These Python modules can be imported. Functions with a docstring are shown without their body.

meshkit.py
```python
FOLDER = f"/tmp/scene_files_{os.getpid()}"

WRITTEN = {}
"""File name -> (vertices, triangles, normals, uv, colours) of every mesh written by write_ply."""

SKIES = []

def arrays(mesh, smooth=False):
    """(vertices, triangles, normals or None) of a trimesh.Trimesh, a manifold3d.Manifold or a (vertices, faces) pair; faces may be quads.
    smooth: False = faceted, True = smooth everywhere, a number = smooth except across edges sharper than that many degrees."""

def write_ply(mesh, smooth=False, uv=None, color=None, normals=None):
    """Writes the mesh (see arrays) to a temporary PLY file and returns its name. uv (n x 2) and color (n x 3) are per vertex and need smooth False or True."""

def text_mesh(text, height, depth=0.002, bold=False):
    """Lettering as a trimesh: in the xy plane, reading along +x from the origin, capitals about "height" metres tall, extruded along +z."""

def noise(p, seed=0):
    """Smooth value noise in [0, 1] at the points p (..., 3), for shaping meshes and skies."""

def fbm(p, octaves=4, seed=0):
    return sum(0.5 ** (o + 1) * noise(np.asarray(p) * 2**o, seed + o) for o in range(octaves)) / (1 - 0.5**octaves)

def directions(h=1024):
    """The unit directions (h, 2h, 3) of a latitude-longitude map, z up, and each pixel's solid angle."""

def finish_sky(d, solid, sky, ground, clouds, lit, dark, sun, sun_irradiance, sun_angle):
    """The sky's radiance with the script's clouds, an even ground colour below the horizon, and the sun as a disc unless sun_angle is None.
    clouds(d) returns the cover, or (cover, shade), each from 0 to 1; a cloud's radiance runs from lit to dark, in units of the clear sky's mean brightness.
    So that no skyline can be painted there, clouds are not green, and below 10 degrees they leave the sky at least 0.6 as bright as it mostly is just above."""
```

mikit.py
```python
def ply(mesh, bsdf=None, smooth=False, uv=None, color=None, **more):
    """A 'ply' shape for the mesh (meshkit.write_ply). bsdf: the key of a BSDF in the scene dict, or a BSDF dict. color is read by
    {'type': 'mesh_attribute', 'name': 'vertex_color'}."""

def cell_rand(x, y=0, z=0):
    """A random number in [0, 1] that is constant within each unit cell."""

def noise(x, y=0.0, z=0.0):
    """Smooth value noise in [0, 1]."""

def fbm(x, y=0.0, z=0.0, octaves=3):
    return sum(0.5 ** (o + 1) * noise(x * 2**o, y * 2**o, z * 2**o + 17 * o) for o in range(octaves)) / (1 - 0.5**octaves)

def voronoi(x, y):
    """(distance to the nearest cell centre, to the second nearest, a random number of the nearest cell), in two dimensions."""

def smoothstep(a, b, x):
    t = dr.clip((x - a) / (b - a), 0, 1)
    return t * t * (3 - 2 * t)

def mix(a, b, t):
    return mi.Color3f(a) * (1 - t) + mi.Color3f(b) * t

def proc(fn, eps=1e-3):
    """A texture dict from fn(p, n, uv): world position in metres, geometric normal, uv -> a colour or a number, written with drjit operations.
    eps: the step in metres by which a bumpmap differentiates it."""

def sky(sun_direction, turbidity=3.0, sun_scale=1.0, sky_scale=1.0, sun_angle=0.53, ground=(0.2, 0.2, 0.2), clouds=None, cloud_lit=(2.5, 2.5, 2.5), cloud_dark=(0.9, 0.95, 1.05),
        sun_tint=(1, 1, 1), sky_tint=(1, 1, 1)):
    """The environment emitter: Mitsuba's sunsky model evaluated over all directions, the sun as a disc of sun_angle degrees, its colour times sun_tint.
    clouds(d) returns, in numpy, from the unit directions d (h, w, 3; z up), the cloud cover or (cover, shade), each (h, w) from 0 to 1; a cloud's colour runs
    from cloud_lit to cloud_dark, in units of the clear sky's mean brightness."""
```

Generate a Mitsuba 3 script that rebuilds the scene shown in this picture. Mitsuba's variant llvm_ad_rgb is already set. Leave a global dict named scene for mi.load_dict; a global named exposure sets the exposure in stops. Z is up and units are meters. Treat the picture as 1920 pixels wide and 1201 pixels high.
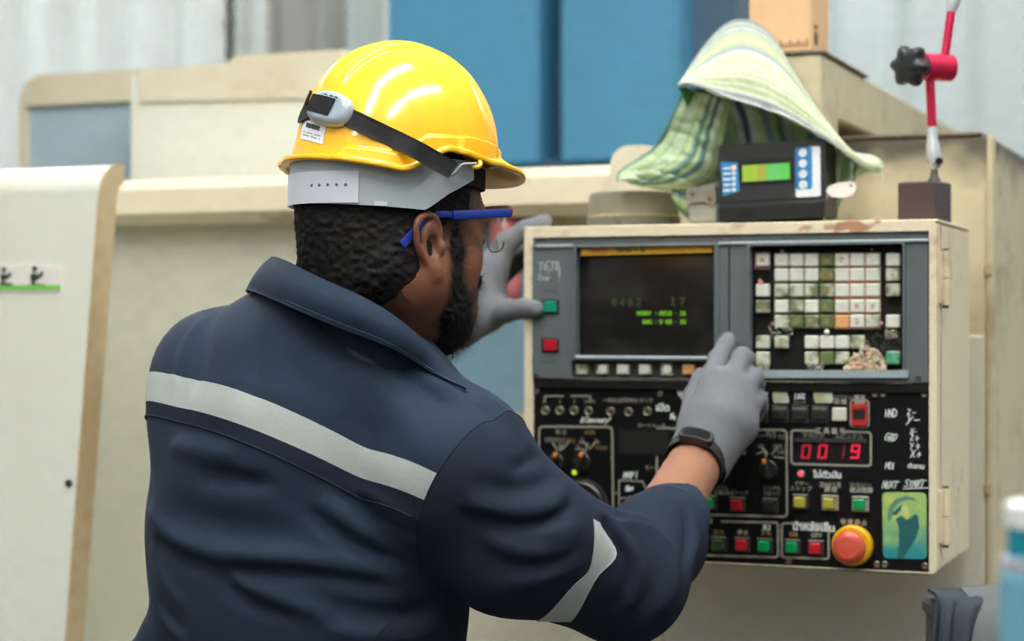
import math, random, glob
import numpy as np, trimesh, manifold3d, drjit as dr, mitsuba as mi
import shapely
from shapely.geometry import Polygon, LineString, box as sbox
from shapely.ops import unary_union
import mikit, meshkit
from mikit import proc, noise, fbm, smoothstep, mix

T = mi.ScalarTransform4f
scene, labels = {}, {}
random.seed(7)
RNG = np.random.default_rng(7)

# ---------------------------------------------------------------- camera, light, exposure
F, CX, CY, ZC = 3600.0, 960.0, 600.5, 1.5          # focal length in pixels of the 1920x1201 frame, eye height
scene['camera'] = {'type': 'thinlens', 'fov': math.degrees(2 * math.atan(960 / F)), 'fov_axis': 'x',
                   'aperture_radius': 0.0084, 'focus_distance': 2.08, 'near_clip': 0.05, 'far_clip': 200.0,
                   'to_world': T().look_at(origin=[0, 0, ZC], target=[0, 1, ZC], up=[0, 0, 1])}
exposure = 2.3
SKY = 1.0
def overcast(d):
    # an even white sky, a little brighter towards the zenith, as diffusing roof lights give
    return np.ones(d.shape[:2]), 0.95 * (1 - np.clip(d[..., 2], 0, 1)) ** 1.3
scene['sky'] = mikit.sky([0.3, 0.5, 0.8], turbidity=4, sun_scale=0.0, sky_scale=SKY, sun_angle=None, ground=(0.05, 0.05, 0.05),
                         clouds=overcast, cloud_lit=(2.5, 2.5, 2.48), cloud_dark=(0.30, 0.31, 0.32))
LAMP_RADIANCE = 20.0

# ---------------------------------------------------------------- helpers
def lin(c):
    c = np.asarray(c, float) / 255.0
    return [float(x) for x in np.where(c < 0.04045, c / 12.92, ((c + 0.055) / 1.055) ** 2.4)]

def mat(name, rgb=None, rough=0.5, metallic=0.0, spec=0.5, tex=None, two=True, **more):
    base = tex if tex is not None else {'type': 'rgb', 'value': lin(rgb)}
    b = {'type': 'principled', 'base_color': base, 'roughness': rough, 'metallic': metallic, 'specular': spec, **more}
    scene[name] = {'type': 'twosided', 'bsdf': b} if two else b
    return name

def put(key, mesh, bsdf, smooth=False, label=None, cat=None, group=None, kind=None, emit=None, **more):
    assert key not in scene, key
    if isinstance(mesh, (list, tuple)) and not isinstance(mesh[0], np.ndarray):
        mesh = trimesh.util.concatenate(mesh)
    scene[key] = mikit.ply(mesh, bsdf, smooth=smooth, **more)
    if emit is not None:
        scene[key]['emitter'] = {'type': 'area', 'radiance': {'type': 'rgb', 'value': [float(x) for x in emit]}}
    tag(key, label, cat, group, kind)
    return key

def tag(key, label=None, cat=None, group=None, kind=None):
    d = {k: v for k, v in dict(label=label, category=cat, group=group, kind=kind).items() if v}
    if d:
        labels[key] = {**labels.get(key, {}), **d}

COUNT = {}
def num(name):
    """name, then name_001, name_002 ... for repeats."""
    k = COUNT.get(name, -1) + 1
    COUNT[name] = k
    return name if k == 0 else f'{name}_{k:03d}'

def P(px, py, y):
    """The point at depth y that the pixel looks at."""
    return np.array([(px - CX) / F * y, y, ZC - (py - CY) / F * y])

def proj(p):
    p = np.asarray(p, float)
    return np.stack([CX + F * p[..., 0] / p[..., 1], CY - F * (p[..., 2] - ZC) / p[..., 1]], -1)

def cbox(lo, hi, c=0.002):
    """A box with bevelled edges."""
    lo, hi = np.minimum(lo, hi).astype(float), np.maximum(lo, hi).astype(float)
    c = min(c, *(0.45 * (hi - lo)))
    pts = []
    for i in np.ndindex(2, 2, 2):
        p = np.where(i, hi, lo); s = np.where(i, -1, 1)
        for a in range(3):
            q = p + s * c; q[a] = p[a]; pts.append(q)
    return trimesh.convex.convex_hull(np.array(pts))

def frame(o, u, v, w):
    m = np.eye(4); m[:3, 0], m[:3, 1], m[:3, 2], m[:3, 3] = u, v, w, o
    return m

def moved(mesh, m):
    mesh = mesh.copy(); mesh.apply_transform(m); return mesh

def extrude(poly, depth, m=None, z0=0.0):
    parts = [trimesh.creation.extrude_polygon(g, depth, engine='earcut') for g in getattr(poly, 'geoms', [poly]) if g.area > 1e-10]
    mesh = trimesh.util.concatenate(parts)
    mesh.apply_translation([0, 0, z0])
    return mesh if m is None else moved(mesh, m)

def rrect(x0, y0, x1, y1, r):
    x0, x1 = sorted((x0, x1)); y0, y1 = sorted((y0, y1))
    r = min(r, 0.49 * (x1 - x0), 0.49 * (y1 - y0))
    return sbox(x0 + r, y0 + r, x1 - r, y1 - r).buffer(r, quad_segs=5)

def spline(pts, n):
    from scipy.interpolate import CubicSpline
    pts = np.asarray(pts, float)
    t = np.concatenate([[0], np.cumsum(np.linalg.norm(np.diff(pts, axis=0), axis=1) ** 0.5)])
    return CubicSpline(t, pts)(np.linspace(0, t[-1], n))

def tube(pts, r, sides=10, caps=True):
    pts = np.asarray(pts, float); r = np.broadcast_to(r, (len(pts),))
    t = np.gradient(pts, axis=0); t /= np.linalg.norm(t, axis=1, keepdims=True) + 1e-12
    a = np.cross(t[0], [0, 0, 1.0] if abs(t[0][2]) < 0.9 else [1.0, 0, 0]); A = []
    for k in t:
        a = a - k * (a @ k); a /= np.linalg.norm(a); A.append(a)
    A = np.array(A); B = np.cross(t, A); g = np.arange(sides) * 2 * np.pi / sides
    v = (pts[:, None] + r[:, None, None] * (np.cos(g)[None, :, None] * A[:, None] + np.sin(g)[None, :, None] * B[:, None])).reshape(-1, 3)
    n = len(pts); i = np.arange(n - 1)[:, None] * sides; j = np.arange(sides)[None]; k = (j + 1) % sides
    f = np.concatenate([np.stack([i + j, i + k, i + sides + k], -1).reshape(-1, 3), np.stack([i + j, i + sides + k, i + sides + j], -1).reshape(-1, 3)])
    if caps:
        v = np.vstack([v, pts[:1], pts[-1:]]); c0, c1 = len(v) - 2, len(v) - 1; j = np.arange(sides); k = (j + 1) % sides
        f = np.vstack([f, np.stack([k, j, j * 0 + c0], 1), np.stack([(n - 1) * sides + j, (n - 1) * sides + k, j * 0 + c1], 1)])
    return trimesh.Trimesh(v, f, process=False)

def grid_mesh(V, closed_u=False, closed_v=False):
    """V (n, m, 3) -> a mesh of its quads."""
    n, m = V.shape[:2]
    i = np.arange(n if closed_u else n - 1)[:, None]; j = np.arange(m if closed_v else m - 1)[None]
    a, b, c, d = i * m + j, ((i + 1) % n) * m + j, ((i + 1) % n) * m + (j + 1) % m, i * m + (j + 1) % m
    f = np.concatenate([np.stack([a, b, c], -1).reshape(-1, 3), np.stack([a, c, d], -1).reshape(-1, 3)])
    return trimesh.Trimesh(V.reshape(-1, 3), f, process=False)

def sheet(V, thick):
    """A closed sheet of the given thickness on the grid V (n, m, 3)."""
    n, m = V.shape[:2]
    du, dv = np.gradient(V, axis=0), np.gradient(V, axis=1)
    N = np.cross(du, dv); N /= np.linalg.norm(N, axis=-1, keepdims=True) + 1e-12
    A, B = grid_mesh(V + N * thick / 2), grid_mesh(V - N * thick / 2)
    B.faces = B.faces[:, ::-1]
    edge = np.concatenate([np.arange(m), np.arange(1, n) * m + m - 1, (n - 1) * m + np.arange(m - 2, -1, -1), np.arange(n - 2, 0, -1) * m])
    e2 = np.roll(edge, -1); q = n * m
    f = np.vstack([A.faces, B.faces + q, np.stack([e2, edge, edge + q], 1), np.stack([e2, edge + q, e2 + q], 1)])
    return trimesh.Trimesh(np.vstack([A.vertices, B.vertices]), f, process=False)

def patch(a, b, n=40, m=24, bulge=0.0, toward=(0, -1, 0), wob=0.0, seed=0, thick=0.003):
    """A cloth sheet between two splined edges, bulging and rippling towards a direction."""
    A, B = spline(a, n), spline(b, n); s = np.linspace(0, 1, m)[None, :, None]
    V = A[:, None] * (1 - s) + B[:, None] * s
    V = V + np.asarray(toward, float) * (bulge * 4 * s * (1 - s))
    if wob:
        q = np.stack([*np.meshgrid(np.linspace(0, 6, n), np.linspace(0, 1.6, m), indexing='ij'), np.zeros((n, m))], -1)
        V = V + np.asarray(toward, float) * (wob * (meshkit.fbm(q, 3, seed) - 0.5) * 2)[..., None] * (4 * s * (1 - s)) ** 0.35
    return sheet(V, thick), V

def lathe(profile, n=32):
    """A solid of revolution about z from (radius, z) points."""
    p = np.asarray(profile, float); g = np.arange(n) * 2 * np.pi / n
    V = np.stack([p[:, :1] * np.cos(g), p[:, :1] * np.sin(g), np.repeat(p[:, 1:], n, 1)], -1)
    m = grid_mesh(V, closed_v=True); m.invert()
    return m

def along(mesh, p0, d, up=(0, 0, 1)):
    """Puts a mesh built along +z at p0 with its z axis along d."""
    w = np.asarray(d, float) / np.linalg.norm(d); u = np.cross(up, w)
    if np.linalg.norm(u) < 1e-6: u = np.array([1.0, 0, 0])
    u /= np.linalg.norm(u)
    return moved(mesh, frame(p0, u, np.cross(w, u), w))

# ---- implicit surfaces
def smin(a, b, k):
    h = np.maximum(k - np.abs(a - b), 0) / k
    return np.minimum(a, b) - h * h * k * 0.25

def d_cone(p, a, b, ra, rb):
    a, b = np.asarray(a, np.float32), np.asarray(b, np.float32); ab = b - a
    h = np.clip(((p - a) @ ab) / max(float(ab @ ab), 1e-9), 0, 1)
    q = p - a - h[..., None] * ab
    return np.sqrt(np.einsum('...i,...i', q, q)) - (ra + (rb - ra) * h)

def d_ell(p, c, r, R=None):
    q = p - np.asarray(c, np.float32)
    if R is not None: q = q @ np.asarray(R, np.float32)
    r = np.asarray(r, np.float32)
    k0 = np.linalg.norm(q / r, axis=-1); k1 = np.linalg.norm(q / (r * r), axis=-1)
    return k0 * (k0 - 1) / np.maximum(k1, 1e-6)

def lattice(lo, hi, h):
    ax = [np.arange(l, u + h, h, dtype=np.float32) for l, u in zip(lo, hi)]
    return np.stack(np.meshgrid(*ax, indexing='ij'), -1), np.array(lo, float)

def surface(f, lo, h):
    """Surface nets: the zero level of the lattice values f as a mesh."""
    f = f.copy()
    for k in range(3):
        for q in (0, -1):
            e = [slice(None)] * 3; e[k] = q; f[tuple(e)] = np.maximum(f[tuple(e)], .3 * h)
    s = f < 0; nx, ny, nz = f.shape
    corners = [(i, j, k) for i in (0, 1) for j in (0, 1) for k in (0, 1)]
    cut = lambda A, c: A[c[0]:nx - 1 + c[0], c[1]:ny - 1 + c[1], c[2]:nz - 1 + c[2]]
    inside = sum(cut(s, c).astype(np.int8) for c in corners)
    act = (inside > 0) & (inside < 8)
    idx = -np.ones(act.shape, np.int64); idx[act] = np.arange(act.sum())
    I = np.argwhere(act)
    pos, cnt = np.zeros((len(I), 3)), np.zeros(len(I))
    for c in corners:
        for a in range(3):
            if c[a]: continue
            e = list(c); e[a] = 1
            fa, fb = f[tuple((I + c).T)], f[tuple((I + e).T)]
            m = (fa < 0) != (fb < 0)
            t = fa[m] / (fa[m] - fb[m])
            q = I[m] + np.array(c, float); q[:, a] += t
            pos[m] += q; cnt[m] += 1
    v = lo + h * pos / cnt[:, None]
    faces = []
    for a in range(3):
        b, c = (a + 1) % 3, (a + 2) % 3
        sl0 = [slice(None)] * 3; sl1 = [slice(None)] * 3
        sl0[a], sl1[a] = slice(0, -1), slice(1, None)
        s0, s1 = s[tuple(sl0)], s[tuple(sl1)]
        E = np.argwhere(s0 != s1)
        ok = (E[:, b] > 0) & (E[:, c] > 0) & (E[:, b] < f.shape[b] - 1) & (E[:, c] < f.shape[c] - 1)
        E = E[ok]
        if not len(E): continue
        flip = s0[tuple(E.T)]
        def at(db, dc):
            q = E.copy(); q[:, b] -= db; q[:, c] -= dc
            return idx[tuple(q.T)]
        q0, q1, q2, q3 = at(1, 1), at(0, 1), at(0, 0), at(1, 0)
        Q = np.stack([q0, q1, q2, q3], 1)
        Q = np.where(flip[:, None], Q, Q[:, ::-1])
        faces += [Q[:, [0, 1, 2]], Q[:, [0, 2, 3]]]
    return trimesh.Trimesh(v, np.vstack(faces), process=False)

def relax(m, iterations=5, lam=.5, mu=-.53):
    """Taubin smoothing."""
    from scipy.sparse import coo_matrix, diags
    n = len(m.vertices); fc = np.asarray(m.faces); e = np.vstack([fc[:, [0, 1]], fc[:, [1, 2]], fc[:, [2, 0]]]); e = np.unique(np.sort(e, 1), axis=0)
    A = coo_matrix((np.ones(2 * len(e)), (np.r_[e[:, 0], e[:, 1]], np.r_[e[:, 1], e[:, 0]])), (n, n)).tocsr()
    d = np.maximum(np.asarray(A.sum(1)).ravel(), 1); A = diags(1 / d) @ A; v = np.array(m.vertices)
    for _ in range(iterations):
        for k in (lam, mu): v = v + k * (A @ v - v)
    m.vertices = v
    return m

def vnormals(m):
    return meshkit.arrays(m, True)[2]

def biggest(m):
    parts = m.split(only_watertight=False)
    return max(parts, key=lambda q: len(q.faces)) if len(parts) > 1 else m

def raycast(mesh, pix):
    """For each pixel the first point of the mesh along its ray, with the normal there; NaN where it misses."""
    tri = np.asarray(mesh.vertices)[mesh.faces] - [0, 0, ZC]
    pr = proj(tri + [0, 0, ZC]); lo, hi = pr.min(1), pr.max(1)
    out = []
    for px, py in pix:
        d = np.array([(px - CX) / F, 1, -(py - CY) / F])
        k = np.nonzero((lo[:, 0] <= px) & (hi[:, 0] >= px) & (lo[:, 1] <= py) & (hi[:, 1] >= py))[0]
        best = np.full(6, np.nan)
        if len(k):
            A, B, C = tri[k, 0], tri[k, 1], tri[k, 2]
            e1, e2 = B - A, C - A; h = np.cross(d, e2); det = (e1 * h).sum(1)
            with np.errstate(all='ignore'):
                u = (-A * h).sum(1) / det; q = np.cross(-A, e1); v = (q @ d) / det; t = (e2 * q).sum(1) / det
            ok = (u > -1e-3) & (v > -1e-3) & (u + v < 1.001) & (t > 0.05)
            if ok.any():
                j = np.nonzero(ok)[0][t[ok].argmin()]; n = np.cross(e1[j], e2[j]); n /= np.linalg.norm(n) + 1e-15
                if n @ d > 0: n = -n
                best = np.concatenate([d * t[j] + [0, 0, ZC], n])
        out.append(best)
    return np.array(out)

def slab(mesh, planes, off=0.0):
    """The part of the mesh on the positive side of every (point, normal), pushed out along its normals."""
    m = mesh
    for o, n in planes:
        m = trimesh.intersections.slice_mesh_plane(m, plane_normal=np.asarray(n, float), plane_origin=np.asarray(o, float))
    m = trimesh.Trimesh(m.vertices, m.faces, process=True)
    return m

# ---- lettering
FONTS = {}
def glyphs(text, height, face='Inter', bold=False):
    """Flat lettering as shapely shapes centred on the origin, capitals about 'height' tall."""
    from PIL import Image, ImageDraw, ImageFont
    if face not in FONTS:
        FONTS[face] = ImageFont.truetype(glob.glob(f'/opt/blender-*/*/datafiles/fonts/{face}*.woff2')[0], 64)
    font = FONTS[face]
    x0, y0, x1, y1 = font.getbbox(text, anchor='ls', stroke_width=2 * bold)
    im = Image.new('L', (int(x1 - x0) + 8, int(y1 - y0) + 8))
    ImageDraw.Draw(im).text((4 - x0, 4 - y0), text, 255, font, anchor='ls', stroke_width=2 * bold)
    on = np.pad(np.asarray(im) > 127, ((0, 0), (1, 1))).astype(np.int8)
    rows, starts = np.nonzero(np.diff(on, axis=1) == 1)
    ends = np.nonzero(np.diff(on, axis=1) == -1)[1]
    shape = shapely.union_all(shapely.box(starts, -rows - 1, ends, -rows)).buffer(0.6).buffer(-0.6).simplify(0.8)
    s = height / 47.0
    cx, cy = (shape.bounds[0] + shape.bounds[2]) / 2, (shape.bounds[1] + shape.bounds[3]) / 2
    return shapely.affinity.affine_transform(shape, [s, 0, 0, s, -cx * s, -cy * s])

PEN = {  # marker handwriting: strokes on a 0..1 grid
    'T': [[(0, 1), (.9, .95)], [(.45, 1), (.4, 0)]], '6': [[(.7, 1), (.2, .6), (.05, .25), (.35, 0), (.65, .2), (.5, .45), (.1, .35)]],
    ',': [[(.2, .1), (.05, -.25)]], '8': [[(.6, .85), (.3, 1), (.1, .8), (.55, .35), (.35, 0), (.05, .2), (.3, .5), (.6, .85)]],
    'E': [[(.7, 1), (.05, .95), (.05, 0), (.75, .05)], [(.05, .5), (.6, .52)]], 'r': [[(.1, .6), (.12, 0)], [(.12, .4), (.4, .62), (.55, .5)]],
    'o': [[(.35, .6), (.05, .3), (.3, 0), (.6, .3), (.35, .6)]], '!': [[(.2, 1.1), (.2, .35)], [(.2, .05), (.22, .0)]],
    'H': [[(.05, 1), (.05, 0)], [(.6, 1), (.6, 0)], [(.05, .5), (.6, .5)]], 'N': [[(.05, 0), (.1, 1), (.55, .1), (.65, 1)]],
    'D': [[(.1, 1), (.1, 0), (.55, .15), (.7, .6), (.45, .95), (.1, 1)]], 'G': [[(.8, .85), (.4, 1), (.05, .5), (.3, .05), (.8, .2), (.75, .5), (.4, .48)]],
    'R': [[(.1, 0), (.15, 1), (.6, .85), (.5, .5), (.15, .5), (.65, 0)]], 'Z': [[(.05, 1), (.7, .95), (.05, .05), (.75, .08)]],
    'Y': [[(.05, 1), (.35, .55)], [(.75, 1), (.1, 0)]], 'X': [[(.05, 1), (.75, 0)], [(.75, 1), (.05, 0)]], '+': [[(.1, .5), (.9, .5)], [(.5, .9), (.5, .1)]],
    '-': [[(.1, .5), (.8, .52)]], 'M': [[(.05, 0), (.15, 1), (.45, .3), (.75, 1), (.8, 0)]], 'C': [[(.7, .85), (.35, 1), (.05, .5), (.3, .02), (.75, .15)]],
    'L': [[(.15, 1), (.1, .05), (.65, .08)]], 'O': [[(.35, .95), (.05, .5), (.35, .02), (.65, .5), (.35, .95)]], 'K': [[(.1, 1), (.1, 0)], [(.65, .95), (.12, .45), (.7, 0)]],
    'S': [[(.7, .9), (.3, 1), (.1, .7), (.6, .4), (.5, .05), (.05, .1)]], 'A': [[(.0, 0), (.35, 1), (.7, 0)], [(.15, .4), (.55, .4)]],
    'I': [[(.2, 1), (.15, 0)]], 'P': [[(.1, 0), (.12, 1), (.6, .85), (.5, .5), (.12, .45)]], 'W': [[(.05, 1), (.2, 0), (.42, .7), (.62, 0), (.85, 1)]],
    'a': [[(.55, .55), (.15, .5), (.1, .1), (.5, .15), (.55, .55), (.62, 0)]], 's': [[(.5, .55), (.15, .5), (.45, .2), (.1, 0)]],
    'n': [[(.05, .6), (.08, 0)], [(.08, .4), (.35, .6), (.5, .4), (.5, 0)]], 'e': [[(.1, .3), (.55, .35), (.3, .6), (.05, .25), (.4, 0), (.6, .1)]],
    'l': [[(.15, 1), (.12, 0)]], 'p': [[(.1, .55), (.1, -.35)], [(.1, .45), (.5, .5), (.45, .1), (.12, .1)]], 'v': [[(.05, .55), (.25, 0), (.5, .55)]],
    'w': [[(.05, .55), (.2, 0), (.35, .45), (.5, 0), (.65, .55)]], '1': [[(.1, .8), (.3, 1), (.28, 0)]], '^': [[(.0, 0), (.4, 1), (.8, 0), (0, 0)]], '7': [[(.05, .95), (.65, 1), (.25, 0)]],
    'c': [[(.5, .5), (.2, .58), (.05, .3), (.2, 0), (.55, .1)]], '?': [[(.1, .9), (.4, 1), (.55, .75), (.25, .4), (.25, .3)]], ' ': [], '_': [[(0, -.1), (1, -.05)]],
    'z': [[(.05, .55), (.5, .55), (.05, 0), (.55, .02)]], 'y': [[(.05, .55), (.28, .1)], [(.55, .55), (.1, -.35)]], 'm': [[(.05, .55), (.08, 0)], [(.08, .4), (.3, .55), (.35, 0)], [(.35, .4), (.58, .55), (.62, 0)]]}
def penned(text, height, pen, slant=0.15, seed=0, gap=0.2, squash=0.75):
    """Handwriting as shapely shapes centred on the origin."""
    r = np.random.default_rng(seed); x = 0.0; out = []
    for ch in text:
        st = PEN[ch]; dy, sc = r.uniform(-.08, .08), r.uniform(.85, 1.1)
        w = max([q[0] for s in st for q in s], default=.35)
        for s in st:
            q = [((x + a * sc * squash + b * slant) * height, (b * sc + dy) * height) for a, b in s]
            out.append(LineString(q).buffer(pen / 2, quad_segs=3))
        x += w * squash * sc + gap
    g = unary_union(out); b = g.bounds
    return shapely.affinity.translate(g, -(b[0] + b[2]) / 2, -(b[1] + b[3]) / 2)
# ---------------------------------------------------------------- the plane of the control box; the machine behind stands parallel to it
U = np.array([0.927, -0.374, 0.0]); U /= np.linalg.norm(U)
V = np.array([0.0, 0.0, 1.0])
W = np.cross(U, V)                                   # out of the panel, towards the operator
O = np.array([0.0222, 2.66, 1.178])
MP = frame(O, U, V, W)

def uv(px, py, w=0.0):
    """Local (u, v) of the pixel's ray on the plane w metres in front of (or, negative, behind) the panel face."""
    d = np.array([(px - CX) / F, 1, -(py - CY) / F]); c = np.array([0, 0, ZC])
    t = (w - (c - O) @ W) / (d @ W)
    q = c + t * d - O
    return q @ U, q @ V

def loc(u, v, w):
    return O + u * U + v * V + w * W

def pbox(px0, py0, px1, py1, w0, w1, c=0.002):
    """A bevelled box whose front face (at w1) covers the pixels; it reaches back to w0."""
    ym, xm = (py0 + py1) / 2, (px0 + px1) / 2
    u0, u1 = uv(px0, ym, w1)[0], uv(px1, ym, w1)[0]
    v0, v1 = uv(xm, py1, w1)[1], uv(xm, py0, w1)[1]
    return moved(cbox([u0, v0, w0], [u1, v1, w1], c), MP)

def ppoly(pix, w0, w1, r=0.0):
    """A prism whose outline at w1 is the pixel polygon."""
    g = Polygon([uv(*p, w1) for p in pix])
    if r: g = g.buffer(-r, quad_segs=6).buffer(2 * r, quad_segs=6).buffer(-r, quad_segs=6)
    return extrude(g, w1 - w0, MP, w0)

# ---------------------------------------------------------------- materials
def dirty(base, dirt, scale=6.0, lo=0.52, hi=0.8, amount=0.6, streak=4.0, fine=45.0):
    b, d = lin(base), lin(dirt)
    def fn(p, n, uvc):
        a = fbm(p.x * scale, p.y * scale, p.z * scale / streak, 4)
        f = fbm(p.x * fine, p.y * fine, p.z * fine, 3)
        m = smoothstep(lo, hi, a * 0.75 + f * 0.3)
        return mix(b, d, m * amount) * (0.94 + 0.12 * f)
    return proc(fn)

mat('cream_paint', tex=dirty((224, 216, 190), (176, 150, 110), 7, .5, .85, .5), rough=.45)
mat('door_paint', tex=dirty((228, 230, 214), (214, 206, 176), 5, .5, .85, .5), rough=.45)
mat('edge_paint', tex=dirty((196, 178, 140), (150, 120, 80), 9, .45, .8, .6), rough=.5)
mat('rail_paint', tex=dirty((230, 219, 188), (150, 122, 84), 11, .62, .85, .7, streak=.4), rough=.4)
mat('housing_paint', tex=dirty((222, 210, 178), (140, 92, 60), 14, .60, .82, .6, streak=2), rough=.42)
mat('sheet_paint', tex=dirty((212, 209, 188), (178, 176, 164), 2.0, .40, .75, .7, streak=5), rough=.30)
mat('cabinet_paint', tex=dirty((200, 190, 156), (150, 128, 90), 8, .48, .8, .6, streak=2), rough=.5)
mat('grime', tex=dirty((120, 108, 92), (80, 68, 58), 14, .4, .7, .8), rough=.8)
mat('blue_paint', tex=dirty((84, 154, 188), (66, 126, 158), 3.0, .45, .8, .5), rough=.45)
mat('dark_blue_paint', tex=dirty((72, 100, 122), (62, 84, 100), 3.0, .45, .8, .5), rough=.5)
mat('wall_metal', tex=dirty((228, 236, 233), (204, 213, 208), 3.0, .45, .8, .5, streak=6), rough=.45)
mat('column_paint', (150, 150, 142), .6)
mat('floor_concrete', tex=dirty((70, 69, 66), (52, 51, 50), 1.2, .4, .7, .7, streak=1), rough=.7)
mat('dark_gap', (26, 25, 24), .8)
mat('window_pane_tint', (166, 184, 196), .12)
mat('polycarbonate', tex=dirty((120, 150, 164), (150, 160, 160), 5, .45, .8, .6), rough=.12)
mat('red_cover', (198, 112, 118), .5)
def card_fn(p, n, uvc):
    f = fbm(p.x * 30, p.y * 30, p.z * 8, 3)
    return mi.Color3f(lin((222, 184, 138))) * (0.9 + 0.2 * f)
mat('cardboard', tex=proc(card_fn), rough=.8)
mat('print_brown', (110, 74, 44), .7)
mat('white_plastic', (232, 228, 218), .4)
mat('green_print', (120, 196, 80), .5)
mat('black_print', (40, 42, 42), .5)
mat('steel_screw', (120, 112, 100), .35, .8)
mat('black_plastic', (36, 38, 39), .42)

# ---------------------------------------------------------------- the hall
fl = trimesh.creation.box([16, 14, .1]); fl.apply_translation([0, 3, -.05])
put('floor', fl, 'floor_concrete', kind='structure')

def corrugated(width, height, pitch=0.20, rib=0.032, depth=0.042):
    """One sheet of trapezoidal wall cladding, seen from the front at w = 0."""
    xs, ws = [], []
    k = int(round(width / pitch))
    for i in range(k):
        x = i * pitch
        for a, b in ((0, 0), (.42 * pitch, 0), (.42 * pitch + .014, depth), (.42 * pitch + .014 + rib, depth), (.42 * pitch + .028 + rib, 0), (.76 * pitch, 0), (.76 * pitch + .006, .008), (.76 * pitch + .016, .008), (.76 * pitch + .022, 0)):
            xs.append(x + a); ws.append(b)
    xs.append(width); ws.append(0)
    xs, ws = np.array(xs), np.array(ws)
    poly = Polygon(np.vstack([np.stack([xs, ws], 1), np.stack([xs, ws - .003], 1)[::-1]]).tolist())
    m = extrude(poly, height)                       # x, w, height along z
    return moved(m, frame([0, 0, 0], [1, 0, 0], [0, 0, 1], [0, 1, 0]))

WALL = -3.1
sheet0 = corrugated(1.0, 4.6)
tag('wall_back', kind='structure')
for i in range(9):
    u0 = -5.0 + i * 1.0
    m = moved(sheet0, frame([u0, -O[2], WALL + (0.004 if i % 2 else 0)], [1, 0, 0], [0, 1, 0], [0, 0, 1]))
    if np.linalg.det(frame([0, 0, 0], [1, 0, 0], [0, 1, 0], [0, 0, 1])[:3, :3]) < 0: m.invert()
    put('wall_back__' + num('corrugated_sheet'), moved(m, MP), 'wall_metal')

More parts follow.
